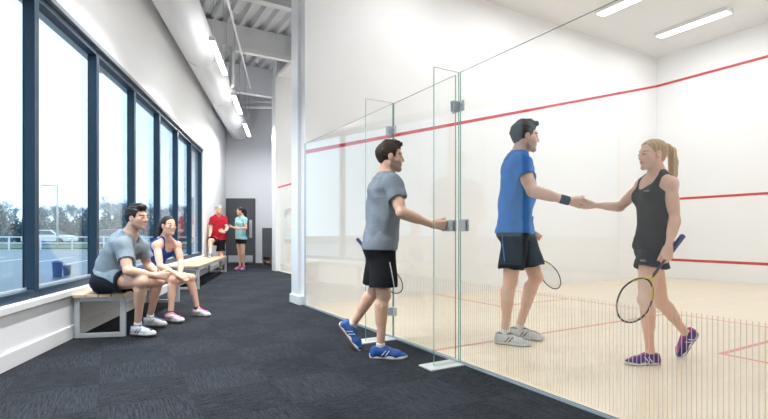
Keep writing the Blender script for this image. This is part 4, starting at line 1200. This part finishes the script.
    if not sh.get('tank'):
        Xg = fs.whole(); hn_ = nrm(sp2[0] - sp2[1]); ax_ = nrm(N - P)
        hem_ = (Xg[0] - sp2[0][0]) * hn_[0] + (Xg[1] - sp2[0][1]) * hn_[1] + (Xg[2] - sp2[0][2]) * hn_[2]
        top_ = (Xg[0] - N[0]) * ax_[0] + (Xg[1] - N[1]) * ax_[1] + (Xg[2] - N[2]) * ax_[2] - .03 * s
        fs.d = smin(fs.d, np.maximum(torso - .007 * s, np.maximum(hem_, top_)), .01).astype(np.float32)
    if not sh.get('tank'):
        for sd in 'RL':
            S, E = J['s' + sd], J['e' + sd]; cu = S + (E - S) * sh['sleeve']; dn = nrm(E - S)
            fs.sub(cap(cu - dn * .010 * s, cu + dn * .10 * s, .038 * m + ez * .95), .002)
        fs.sub(cap(N - nrm(H - N) * .005 * s + tf * .012 * s, N + nrm(H - N) * .13 * s + tf * .01 * s, .060 * m + .004, .075 * m), .006)
        fs.sub(ell(N + tf * (.075 + .0) * s - [0, 0, .012 * s], .038 * s), .02)
    if sh.get('tank'):
        axs = nrm(N - P); Xg = fd.whole(); dx_, dy_, dz_ = Xg[0] - P[0], Xg[1] - P[1], Xg[2] - P[2]
        tz = (dx_ * axs[0] + dy_ * axs[1] + dz_ * axs[2]) / L
        ra_ = rr_[12]; fa_ = np.cross(axs, ra_); fa_ = nrm(fa_)
        lx_ = np.abs(dx_ * ra_[0] + dy_ * ra_[1] + dz_ * ra_[2]) / s
        ly_ = (dx_ - axs[0] * tz * L) * fa_[0] + (dy_ - axs[1] * tz * L) * fa_[1] + (dz_ - axs[2] * tz * L) * fa_[2]
        so_ = sh.get('strap_at', .085); sw = sh.get('strap', .022)
        outer = np.interp(tz, [.60, .68, .78, .90, 1.02], [.30, .165, so_ + .030, so_ + sw, so_ + sw])
        nb = sh.get('neck', .72)
        inner_f = np.interp(tz, [nb, nb + .03, nb + .10, 1.02], [-.05, .035, so_ - sw - .004, so_ - sw])
        inner_b = np.interp(tz, [.80, .84, .92, 1.02], [-.05, .02, so_ - sw - .006, so_ - sw])
        inner = np.where(ly_ > 0, inner_f, inner_b)
        reg = np.maximum(np.maximum(lx_ - outer, inner - lx_) * s * .8, (tz - 1.09) * L)
        hug = np.maximum(torso - (.006 if sh.get('ease', .01) < .02 else .01) * s, reg)
        low = np.interp(tz, [.58, .66], [0, .05])
        fs.d = smin(np.maximum(fs.d, low + 0 * fs.d), hug, .004).astype(np.float32)
        fs.d = np.maximum(fs.d, reg).astype(np.float32)
    # ---------------- shorts
    st = c['shorts']; ez2 = st.get('ease', .014) * s
    ts3 = np.linspace(-.20, st.get('waist', .14), 9); sp3, r3, f3 = torso_frames(p, ts3)
    A3 = np.interp(ts3, tab[:, 0], tab[:, 1]) * s * gth + ez2; B3 = np.interp(ts3, tab[:, 0], tab[:, 2]) * s * gth + ez2
    fh = Field(lo, hi, h, fine); fh.add(loft(sp3, r3, f3, A3, B3, np.interp(ts3, tab[:, 0], tab[:, 3]) * s, (False, True)), .01)
    lmm = (.95 if fem else 1.0) * s
    for sd in 'RL':
        Hp, K = J['h' + sd], J['k' + sd]; cu = Hp + (K - Hp) * st['len']; dn = nrm(K - Hp)
        ra, rb = .086 * lmm * c.get('thigh', 1) + ez2, (.086 * (1 - st['len']) + .056 * st['len']) * lmm + ez2 * 1.5 + st.get('flare', .012) * s
        fh.add(halfspace_clip(cap(Hp, cu + dn * .06, ra, rb), cu, nrm(dn * 1.0 + np.array([0, 0, -.35]) if abs(dn[2]) > .5 else dn)), .035)
        fh.add(ell(Hp + (sp[4] - sp[5]) * .3 + ff[4] * -.047 * s, .085 * lmm + ez2), .04)
    fh.mod(wrinkle(st.get('wr', .004) * s, c['seed'] + 9, 20 / s))
    for sd in 'RL':
        Hp, K = J['h' + sd], J['k' + sd]; cu = Hp + (K - Hp) * st['len']; dn = nrm(K - Hp)
        rr0 = (.086 * (1 - st['len']) + .056 * st['len']) * lmm + ez2 * .9 + st.get('flare', .012) * s * .7
        fh.sub(cap(cu - dn * .01 * s, cu + dn * .12 * s, rr0 * .93, rr0 * 1.05), .002)
    hemc = sp2[0]; hemn = nrm(sp2[0] - sp2[1])
    if not sh.get('tuck'):
        Xw = fs.whole(); below = (Xw[0] - hemc[0]) * hemn[0] + (Xw[1] - hemc[1]) * hemn[1] + (Xw[2] - hemc[2]) * hemn[2]
        cover = np.maximum(fh.d - .007 * s, below - .0)
        near_ = np.sqrt((Xw[0] - P[0]) ** 2 + (Xw[1] - P[1]) ** 2 + (Xw[2] - P[2]) ** 2)
        fs.d = np.minimum(fs.d, np.where(near_ < .34 * s, cover, BIG)).astype(np.float32)
        fh.d = np.maximum(fh.d, -(fs.d + .004)).astype(np.float32)
    Vt, Qt = fs.mesh()
    so = fast_mesh('tank_top' if sh.get('tank') else 'shirt', Vt, Qt, sh['mat'], root)
    Vr, Qr = fh.mesh(); sho = fast_mesh('shorts', Vr, Qr, st['mat'], root)
    # ---------------- socks and shoes
    for sd in 'RL':
        An, K = J['a' + sd], J['k' + sd]; ft = J['f' + sd]; up = np.array(c.get('up' + sd, (0, 0, 1)), float)
        sk = Field(An - .12 * s, An + .15 * s, max(.0045, h * .8)); dn = nrm(K - An)
        sk.add(halfspace_clip(cap(An - up * .03 * s, An + dn * .12 * s, .036 * lmm, .037 * lmm), An + dn * c.get('sock', .055) * s, dn), .01)
        sk.add(cap(An - up * .03 * s, An - up * .035 * s + nrm(ft) * .07 * s, .032 * s, .028 * s), .02)
        Vk, Qk = sk.mesh(); fast_mesh('sock', Vk, Qk, c.get('sockmat', M['sock']), root)
        shoe(root, An, ft, up, sd == 'R', c['shoe'], s * c.get('shoesize', 1.0))
    return dict(root=root, body=fd, shirt=fs, shorts=fh, p=p, so=so, sho=sho, tf=tf, rr=rr_[12], hp=hp)
def racket(grip, tip, normal, frame, accent, gripm, label, size=None):
    a, b = np.asarray(grip, float), np.asarray(tip, float); d = nrm(b - a); Lr = size or np.linalg.norm(b - a); n = nrm(np.asarray(normal) - d * np.dot(normal, d)); x = np.cross(d, n)
    k = Lr / .685
    def W(u, v, w=0): return a + (d * v + x * u + n * w) * k
    e = empty('squash_racket', W(0, .34), label, 'racket', 'squash rackets held by the players')
    MB().tube([W(0, 0), W(0, .005), W(0, .19), W(0, .20)], [.013 * k, .0165 * k, .0145 * k, .010 * k], 12).build('grip', gripm, e, True)
    MB().tube([W(0, .19), W(0, .35)], [.0085 * k, .0075 * k], 10).build('shaft', frame, e, True)
    cy, ry, rx = .535, .150, .098
    def hw(t): return (math.sin(t) * rx * (1 - .12 * max(0, -math.cos(t)) ), cy + math.cos(t) * ry)
    ring = [W(*hw(2 * PI * i / 56)) for i in range(56)]
    MB().tube(ring, 0.0052 * k, 8, closed=True).build('head_frame', frame, e, True)
    for sg in (1, -1):
        q = [W(0, .335), W(sg * .018, .372), W(sg * .046, .415), W(*[v_ * (sg if i == 0 else 1) for i, v_ in enumerate(hw(2.05))])]
        MB().tube(q, 0.0052 * k, 8).build('throat_arm', accent, e, True)
    st = MB()
    for i in range(-8, 9):
        u = i * .0115; 
        if abs(u) >= rx * .98: continue
        hh = ry * math.sqrt(max(0, 1 - (u / rx) ** 2)) * .97
        st.tube([W(u, cy - hh), W(u, cy + hh)], .0007 * k, 4, caps=False)
    for i in range(-12, 13):
        v = i * .0118; hh = rx * math.sqrt(max(0, 1 - (v / ry) ** 2)) * .95
        st.tube([W(-hh, cy + v), W(hh, cy + v)], .0007 * k, 4, caps=False)
    st.build('strings', mat_string, e)
    return e
mat_string = mat('pale_string', (.62, .62, .56), .5)
M['black'] = mat('black_frame', (.02, .02, .022), .3); M['yellow'] = mat('yellow_frame', (.72, .66, .05), .35); M['silver'] = mat('silver_frame', (.65, .66, .66), .3, .2)
M['navygrip'] = mat('navy_grip_tape', (.03, .045, .16), .7); M['bluegrip'] = mat('blue_grip_tape', (.04, .09, .28), .7)

SK1, SK2, SK3 = (.76, .465, .335), (.76, .465, .34), (.77, .475, .345)
HL_M = ([-.13, -.085, -.060, -.020, -.002, .010, .020, .030, .038, .055, .078, .10], [-.030, -.052, -.056, -.036, .0, -.020, -.022, .015, .046, .060, .070, .078])
HL_F = ([-.13, -.085, -.045, -.01, .012, .028, .040, .052, .066, .09], [-.055, -.055, -.04, .0, .008, .022, .046, .066, .082, .088])
V3 = lambda *a: np.array(a, float)

# --- man in grey at the door
PG = build_person(dict(label='man in grey t-shirt, black shorts and blue trainers at the glass door', sex='m', s=1.0, h=.0055, seed=1, skin=SK1,
    J=dict(base=at(386, 355, 3.84) * [1, 1, 0], P=at(381.5, 243, 3.85), N=at(386, 176, 3.85), H=at(390.5, 157.0, 3.83), hf=(1, .10, -.03),
           sR=at(393, 184, 3.68), sL=at(380.5, 184, 4.03), eR=at(401.5, 212.5, 3.57), wR=at(432, 224.5, 3.66), eL=at(372, 214, 4.10), wL=at(366, 246, 4.02),
           hR=at(383.5, 246, 3.77), hL=at(380.5, 246, 3.94), kR=at(383.3, 295, 3.73), kL=at(374.5, 291, 3.97), aR=at(380.3, 347.4, 3.745), aL=at(352, 325.5, 4.03),
           fR=(1, -.10, 0), fL=(.16, -.06, -.19)),
    upL=(.75, -.1, .62), bend=.02, hands=dict(R=dict(d=(1, .15, -.05), pn=(-.1, 1, 0), th=(0, -.2, 1), curl=(50, 70, 40), thumb=(20, 40)), L=dict(d=(.3, -.2, -.9), pn=(.1, -1, 0), th=(.9, 0, .3), curl=(60, 80, 50), thumb=(15, 50))),
    hair=(.045, .026, .016), hairline=HL_M, vol=.006, hamp=.003, hfreq=110, tufts=[((-.02, .04, .112), (.02, .075, .106), .026, .020), ((0, -.03, .105), (0, .03, .115), .04, .03)], beard=.45,
    shirt=dict(mat=fabric('grey_marl_jersey', (.215, .245, .285), .2), hem=-.09, sleeve=.56, ease=.016, drape=.012, wr=.008),
    shorts=dict(mat=fabric('black_shorts_cloth', (.010, .010, .012)), len=.84, flare=.028, wr=.005, ease=.018),
    shoe=dict(main=(.018, .075, .26), toe=(.018, .085, .30), heel=(.02, .10, .33), tongue=(.02, .06, .2), collar=(.015, .05, .18), outsole=(.22, .11, .06), lace=mat('blue_lace', (.03, .12, .38), .7), stripe=mat('silver_flash', (.65, .70, .75), .4)), sock=.038, shoesize=1.06))
# white piping on his shorts
a_ = at(388.5, 262, 3.7); b_ = at(394.5, 289, 3.66)
dd = nrm(b_ - a_); nn = nrm(V3(.25, -1, 0)); xx = np.cross(dd, nn)
patch(PG['shorts'], (a_ + b_) / 2 + nn * .0, np.stack([xx, nn, dd]), (.006, .10, .11), .004, 'piping', mat('white_piping', (.7, .7, .7), .7), PG['sho'])
racket(at(357, 238.5, 4.02), at(400.5, 292, 3.96), (.55, -1, .15), M['black'], M['silver'], M['navygrip'], 'squash racket held low behind the shorts of the man in grey', )

# --- tall man in blue
sB = 1.14
PB = build_person(dict(label='tall man in blue t-shirt and dark shorts shaking hands on court', sex='m', s=sB, h=.006, seed=2, skin=SK3,
    J=dict(base=at(515, 343, 4.28) * [1, 1, 0], P=at(515, 227, 4.28), N=at(519, 155.5, 4.30), H=at(525.3, 136.8, 4.28), hf=(1, .02, -.06),
           sR=at(522, 165, 4.09), sL=at(514, 165, 4.50), eR=at(532, 191, 3.93), wR=at(570, 201.3, 3.88), eL=at(509, 200, 4.58), wL=at(527, 230, 4.50),
           hR=at(516, 230, 4.18), hL=at(519.5, 230, 4.39), kR=at(510, 281, 4.15), kL=at(535.5, 277, 4.33), aR=at(504.5, 333.6, 4.20), aL=at(518.5, 328.5, 4.40),
           fR=(.88, -.42, 0), fL=(.90, -.35, 0)),
    bend=.02, hands=dict(R=dict(d=(1, .08, -.16), pn=(-.1, 1, .1), th=(.1, -.1, 1), curl=((40, 50, 30), (45, 52, 30), (48, 55, 32), (50, 55, 32)), thumb=(20, 15)), L=dict(d=(.6, -.2, -.7), pn=(.1, -1, 0), th=(.7, 0, .6), curl=(60, 80, 50), thumb=(15, 50))),
    hair=(.040, .030, .024), hairline=HL_M, vol=.006, hamp=.003, hfreq=100, tufts=[((-.02, .035, .112), (.02, .078, .108), .028, .020), ((0, -.03, .105), (0, .03, .117), .04, .03)], beard=.4, head=1.0,
    shirt=dict(mat=fabric('royal_blue_jersey', (.030, .165, .53), .14), hem=-.09, sleeve=.50, ease=.016, drape=.014, wr=.009),
    shorts=dict(mat=fabric('charcoal_shorts_cloth', (.014, .017, .022)), len=.78, flare=.010, wr=.006, ease=.018),
    shoe=dict(main=(.60, .62, .64), toe=(.62, .63, .64), heel=(.45, .48, .5), tongue=(.10, .12, .14), collar=(.08, .10, .12), outsole=(.25, .24, .22), lace=mat('white_lace', (.7, .7, .7), .7), stripe=mat('black_flash', (.03, .04, .05), .5)), sock=.04))
d_ = nrm(at(570, 201.3, 3.88) - at(532, 191, 3.93)); wq = at(570, 201.3, 3.88)
MB().tube([wq - d_ * .085, wq - d_ * .080, wq - d_ * .008, wq - d_ * .003], [.033, .039, .038, .031], 20).build('wristband', fabric('black_towelling', (.016, .018, .024)), PB['root'], True)
a_ = at(502.5, 236, 4.05); b_ = at(505, 262, 4.05); dd = nrm(b_ - a_); nn = nrm(V3(-.2, -1, 0)); xx = np.cross(dd, nn)
patch(PB['shorts'], (a_ + b_) / 2, np.stack([xx, nn, dd]), (.005, .14, .11), .004, 'piping', mat('blue_piping', (.05, .2, .5), .7), PB['sho'])
racket(at(523, 228, 4.50), at(557.5, 288.5, 4.30), (.35, -1, .1), M['black'], M['yellow'], M['navygrip'], 'squash racket held behind the shorts of the tall man in blue')

# --- woman in black
PW = build_person(dict(label='blonde woman in black tank top and shorts shaking hands on court', sex='f', s=1.0, h=.0055, seed=3, skin=SK3, girth=1.04,
    J=dict(base=at(655, 364, 3.6) * [1, 1, 0], P=at(651, 243, 3.62), N=at(657.5, 173.5, 3.62), H=at(652, 155.0, 3.60), hf=(-1, -.10, -.02),
           sL=at(670.5, 184, 3.49), sR=at(643, 185, 3.73), eR=at(620, 207, 3.82), wR=at(594, 205.2, 3.89), eL=at(675, 220, 3.42), wL=at(668.5, 246, 3.35),
           hL=at(653, 248, 3.54), hR=at(649, 248, 3.70), kL=at(645.5, 300, 3.49), kR=at(661, 302, 3.70), aL=at(650.5, 354.0, 3.55), aR=at(686, 333.5, 3.74),
           fL=(-1, -.06, 0), fR=(-.16, -.04, -.17)),
    upR=(-.70, -.1, .65), hands=dict(R=dict(d=(-1, .02, .0), pn=(.1, -1, 0), th=(0, .1, 1), curl=(40, 50, 30), thumb=(22, 15)), L=dict(d=(-.15, -.1, -1), pn=(.3, 1, 0), th=(-.9, .2, -.1), curl=(50, 70, 45), thumb=(20, 45))),
    hair=(.46, .31, .155), hairline=HL_F, vol=.0035, hamp=.0018, hfreq=90,
    pony=[(0, -.09, .048, .017), (0, -.13, .062, .025), (0, -.165, .03, .029), (0, -.176, -.06, .034), (0, -.172, -.15, .031), (0, -.165, -.25, .008)],
    shirt=dict(mat=fabric('black_stretch_jersey', (.014, .015, .018)), tank=True, hem=-.10, top=.80, ease=.005, drape=.003, wr=.0025, strap=.017, strap_at=.092, neck=.73),
    shorts=dict(mat=fabric('black_skort_cloth', (.012, .013, .016)), len=.39, flare=.036, wr=.005, ease=.010, waist=.10),
    shoe=dict(main=(.075, .04, .20), toe=(.05, .03, .16), heel=(.30, .04, .22), tongue=(.35, .05, .25), collar=(.33, .05, .22), sole=(.72, .68, .74), outsole=(.25, .15, .3), lace=mat('purple_lace', (.22, .1, .45), .7), stripe=mat('white_flash', (.75, .73, .76), .5)), sock=.012, sockmat=M['sockdark'], shoesize=.96))
LG = mat('pale_grey_print', (.55, .57, .58), .6)
for fld, px, py, Y, prn, w_, h_, nm in ((PW['shirt'], 646.5, 190.8, 3.50, PW['so'], .020, .0055, 'logo'), (PW['shorts'], 643, 260.5, 3.45, PW['sho'], .022, .007, 'logo')):
    v = nrm(at(px, py, Y) - [0, 0, 1]); rt = nrm(np.cross(v, (0, 0, 1))); upv = np.cross(rt, v)
    def lshape(x, y, z, w_=w_, h_=h_):
        q = np.mod(x + .0001, .010) - .005
        return np.maximum(np.abs(x) - w_, np.maximum(np.abs(z) - h_, np.where(np.abs(z) < h_ * .35, .0, np.abs(q) - .0038)))
    patch(fld, at(px, py, Y), np.stack([rt, v, upv]), (w_, .14, h_), .0022, nm, LG, prn, shape=lshape)
racket(at(683, 235.5, 3.41), at(621, 319, 3.20), (.15, -1, .12), M['black'], M['yellow'], M['navygrip'], 'black and yellow squash racket hanging from the hand of the blonde woman')

# --- seated man
PS = build_person(dict(label='man in grey t-shirt sitting forward on the bench with clasped hands', sex='m', s=.98, h=.0065, hh=.004, seed=4, skin=SK2,
    J=dict(base=at(107, 292, 4.6), P=at(107, 280.5, 4.62), N=at(129.5, 235, 4.60), H=at(137, 217.8, 4.56), hf=(.97, -.16, -.02),
           sR=at(123, 246, 4.43), sL=at(141, 246, 4.78), eR=at(128, 271, 4.33), wR=at(156, 276, 4.50), eL=at(147.5, 265, 4.84), wL=at(158.5, 274.0, 4.70),
           hR=at(107.5, 281.5, 4.52), hL=at(109, 281, 4.72), kR=at(141.5, 281.5, 4.40), kL=at(158.5, 281.5, 4.84), aR=at(137.5, 326.0, 4.53), aL=at(149.5, 317.3, 4.98),
           fR=(.95, -.22, 0), fL=(1, -.12, 0)),
    bend=.06, hands=dict(R=dict(d=(.75, .65, -.05), pn=(-.4, .6, -.4), th=(.1, .2, 1), curl=(45, 50, 30), thumb=(25, 20)), L=dict(d=(.65, -.75, -.1), pn=(-.5, -.5, -.4), th=(.2, -.1, 1), curl=(40, 45, 30), thumb=(25, 20))),
    hair=(.022, .017, .016), hairline=HL_M, vol=.007, hamp=.0025, hfreq=90, tufts=[((-.03, .045, .108), (.03, .060, .104), .030, .028), ((0, -.03, .105), (0, .03, .112), .04, .035)], beard=.25, smile=True,
    shirt=dict(mat=fabric('pale_grey_jersey', (.255, .310, .355), .14), hem=.15, sleeve=.58, ease=.018, drape=.016, wr=.008),
    shorts=dict(mat=fabric('navy_shorts_cloth', (.012, .015, .026)), len=.52, flare=.022, wr=.005, ease=.016),
    shoe=dict(main=(.58, .60, .63), toe=(.66, .67, .68), heel=(.05, .08, .25), tongue=(.04, .06, .16), collar=(.04, .06, .16), outsole=(.25, .18, .12), lace=mat('white_blue_lace', (.55, .6, .7), .7), stripe=mat('blue_flash', (.04, .10, .38), .5)), sock=.045))
PT = build_person(dict(label='woman in blue tank top sitting on the bench with hands on her knee', sex='f', s=.95, h=.0065, hh=.004, seed=5, skin=SK3, girth=1.05,
    J=dict(base=at(152, 285, 5.6), P=at(152, 272.5, 5.62), N=at(165.5, 238.5, 5.54), H=at(168.5, 225.8, 5.46), hf=(.86, -.52, .02),
           sR=at(157, 245.5, 5.37), sL=at(177, 245.5, 5.62), eR=at(160, 266, 5.26), wR=at(178, 275, 5.24), eL=at(181, 262, 5.56), wL=at(180.5, 275.5, 5.37),
           hR=at(154.5, 276, 5.50), hL=at(158, 274, 5.70), kR=at(173.5, 279.5, 5.26), kL=at(191, 278, 5.64), aR=at(170.5, 314.0, 5.22), aL=at(197.5, 309.2, 5.66),
           fR=(.92, -.32, 0), fL=(.95, -.25, 0)),
    bend=.04, hands=dict(R=dict(d=(.85, -.1, -.35), pn=(-.3, .4, -.8), th=(.2, .8, .3), curl=(30, 35, 20), thumb=(30, 15)), L=dict(d=(.5, -.55, -.55), pn=(-.4, 0, -.8), th=(.5, -.6, .4), curl=(30, 35, 20), thumb=(30, 15))),
    hair=(.030, .019, .015), hairline=HL_F, vol=.0035, hamp=.0018, hfreq=90, smile=True,
    pony=[(0, -.088, .045, .022), (0, -.125, .040, .034), (0.02, -.145, -.02, .036), (.03, -.140, -.09, .028), (.03, -.12, -.14, .008)],
    shirt=dict(mat=fabric('cobalt_blue_jersey', (.020, .085, .40)), tank=True, hem=-.10, top=.80, ease=.006, drape=.004, wr=.003, strap=.012, strap_at=.084, neck=.70),
    shorts=dict(mat=fabric('black_short_cloth', (.012, .012, .015)), len=.36, flare=.010, wr=.003, ease=.010),
    shoe=dict(main=(.62, .58, .60), toe=(.68, .66, .66), heel=(.62, .10, .28), tongue=(.66, .06, .24), collar=(.60, .05, .22), outsole=(.3, .25, .2), lace=mat('pink_lace', (.70, .05, .25), .7), stripe=mat('pink_flash', (.68, .08, .28), .5)), sock=.035, sockmat=M['sockdark'], shoesize=.95))

# --- couple by the far door
PR = build_person(dict(label='grey-haired man in red t-shirt with one foot up on the bench', sex='m', s=.98, nearer=.95, h=.009, hh=.006, seed=6, skin=SK1, girth=1.1,
    J=dict(base=at(220, 270, 12.8) * [1, 1, 0], P=at(218, 237.5, 12.75), N=at(218.3, 213.6, 12.8), H=at(218.8, 207.3, 12.72), hf=(.75, -.62, 0),
           sR=at(213.0, 217.2, 12.70), sL=at(224.2, 217.2, 12.85), eR=at(210.8, 226.5, 12.62), wR=at(209.6, 234.8, 12.4), eL=at(227, 226.5, 12.75), wL=at(224.4, 230.5, 12.5),
           hR=at(215.6, 239, 12.7), hL=at(220.6, 239, 12.75), kR=at(210.2, 238.8, 12.2), kL=at(221, 253.5, 12.72), aR=at(210.3, 251.8, 11.95), aL=at(220.7, 266.6, 12.80),
           fR=(.25, -.97, 0), fL=(.4, -.9, 0)),
    hands=dict(R=dict(d=(0, -.3, -1), pn=(1, 0, 0), th=(.1, -1, 0)), L=dict(d=(-.6, -.5, .3), pn=(-.5, 0, -.6), th=(.2, .2, .9), curl=(40, 50, 30))),
    hair=(.42, .42, .42), hairline=HL_M, vol=.006, hamp=.002, hfreq=90,
    shirt=dict(mat=fabric('red_jersey', (.44, .012, .030)), hem=-.03, sleeve=.62, ease=.018, drape=.014, wr=.005),
    shorts=dict(mat=fabric('black_gym_cloth', (.012, .012, .014)), len=.72, flare=.026, wr=.005, ease=.016),
    shoe=dict(main=(.16, .17, .19), toe=(.3, .3, .3), heel=(.12, .12, .14), lace=mat('grey_lace', (.4, .4, .4), .7)), sock=.05))
e0_ = V3(0, 0, 1); wr_ = e0_ + (at(224.4, 230.5, 12.5) - e0_) * .95 - [0, 0, .05]; fr_ = nrm(wr_ - e0_ - (at(227, 226.5, 12.75) - e0_) * .95 + [0, 0, .05])
MB().tube([wr_ - fr_ * .05, wr_ - fr_ * .015], .034, 12).build('watch', M['black'], PR['root'], True)
PQ = build_person(dict(label='dark-haired woman in pale turquoise top standing by the charcoal door', sex='f', s=.99, h=.009, hh=.006, seed=7, skin=SK3,
    J=dict(base=at(242, 269, 13.05) * [1, 1, 0], P=at(240.4, 237, 13.1), N=at(241.6, 216.2, 13.1), H=at(240.2, 211.2, 13.05), hf=(-.95, -.3, 0),
           sL=at(244.8, 219.6, 12.98), sR=at(237.6, 219.6, 13.2), eL=at(246.0, 228.3, 12.9), wL=at(239.5, 228.5, 12.72), eR=at(236.0, 228, 13.1), wR=at(232.6, 227.3, 12.88),
           hL=at(242.3, 238.6, 13.02), hR=at(239, 238.6, 13.16), kL=at(243, 253.8, 12.98), kR=at(239.8, 253.8, 13.1), aL=at(243.8, 266.4, 13.05), aR=at(240.2, 266.2, 13.1),
           fL=(.0, -1, 0), fR=(-.5, -.85, 0)),
    hands=dict(R=dict(d=(-.9, -.3, .1), pn=(0, -.5, .8), th=(0, -.5, .6)), L=dict(d=(-1, -.2, .1), pn=(0, .3, -.8), th=(0, .2, .9))),
    hair=(.035, .018, .014), hairline=HL_F, vol=.0035, hamp=.002, hfreq=90,
    pony=[(0, -.085, .045, .022), (0, -.125, .045, .034), (0, -.145, -.02, .038), (0, -.14, -.11, .034), (0, -.12, -.19, .010)],
    shirt=dict(mat=fabric('pale_turquoise_jersey', (.42, .74, .75)), hem=-.10, sleeve=.45, ease=.010, drape=.008, wr=.004),
    shorts=dict(mat=fabric('black_run_cloth', (.012, .012, .014)), len=.36, flare=.018, wr=.004, ease=.010),
    shoe=dict(main=(.62, .10, .35), toe=(.66, .2, .45), heel=(.5, .1, .4), lace=mat('magenta_lace', (.6, .1, .4), .7)), sock=.02))
# ================================================================== LIGHT, CAMERA
wd = bpy.data.worlds.new('World'); SC.world = wd; wd.use_nodes = True
nt = wd.node_tree; bg = nt.nodes['Background']
tc = nt.nodes.new('ShaderNodeTexCoord'); sp = nt.nodes.new('ShaderNodeSeparateXYZ'); nt.links.new(tc.outputs['Generated'], sp.inputs[0])
cr = nt.nodes.new('ShaderNodeValToRGB'); e = cr.color_ramp.elements
e[0].position = 0.0; e[0].color = (0.40, 0.57, 0.68, 1); e[1].position = 0.5; e[1].color = (0.33, 0.52, 0.72, 1)
nt.links.new(sp.outputs['Z'], cr.inputs['Fac'])
nz = nt.nodes.new('ShaderNodeTexNoise'); nz.inputs['Scale'].default_value = 2.15; nz.inputs['Detail'].default_value = 5
nt.links.new(tc.outputs['Generated'], nz.inputs['Vector'])
mx = nt.nodes.new('ShaderNodeMix'); mx.data_type = 'RGBA'; mx.inputs['B'].default_value = (0.45, 0.58, 0.68, 1)
nt.links.new(nz.outputs['Fac'], mx.inputs['Factor']); nt.links.new(cr.outputs['Color'], mx.inputs['A'])
nt.links.new(mx.outputs['Result'], bg.inputs['Color']); bg.inputs['Strength'].default_value = 2.15

cd = bpy.data.cameras.new('camera'); cam = bpy.data.objects.new('camera', cd); COL.objects.link(cam)
cam.location = (0, 0, EYE); cam.rotation_euler = (PI / 2, 0, 0)
cd.sensor_width = 36; cd.lens = F / 768 * 36; cd.shift_y = (HY - 209.5) / 768; cd.clip_end = 400; cd.clip_start = 0.05
SC.camera = cam
vs = SC.view_settings
vs.view_transform = 'Standard'; vs.look = 'None'; vs.gamma = 1; vs.use_curve_mapping = False; vs.exposure = 0.57
SC.cycles.transparent_max_bounces = 32
SC.cycles.max_bounces = 10; SC.cycles.diffuse_bounces = 6
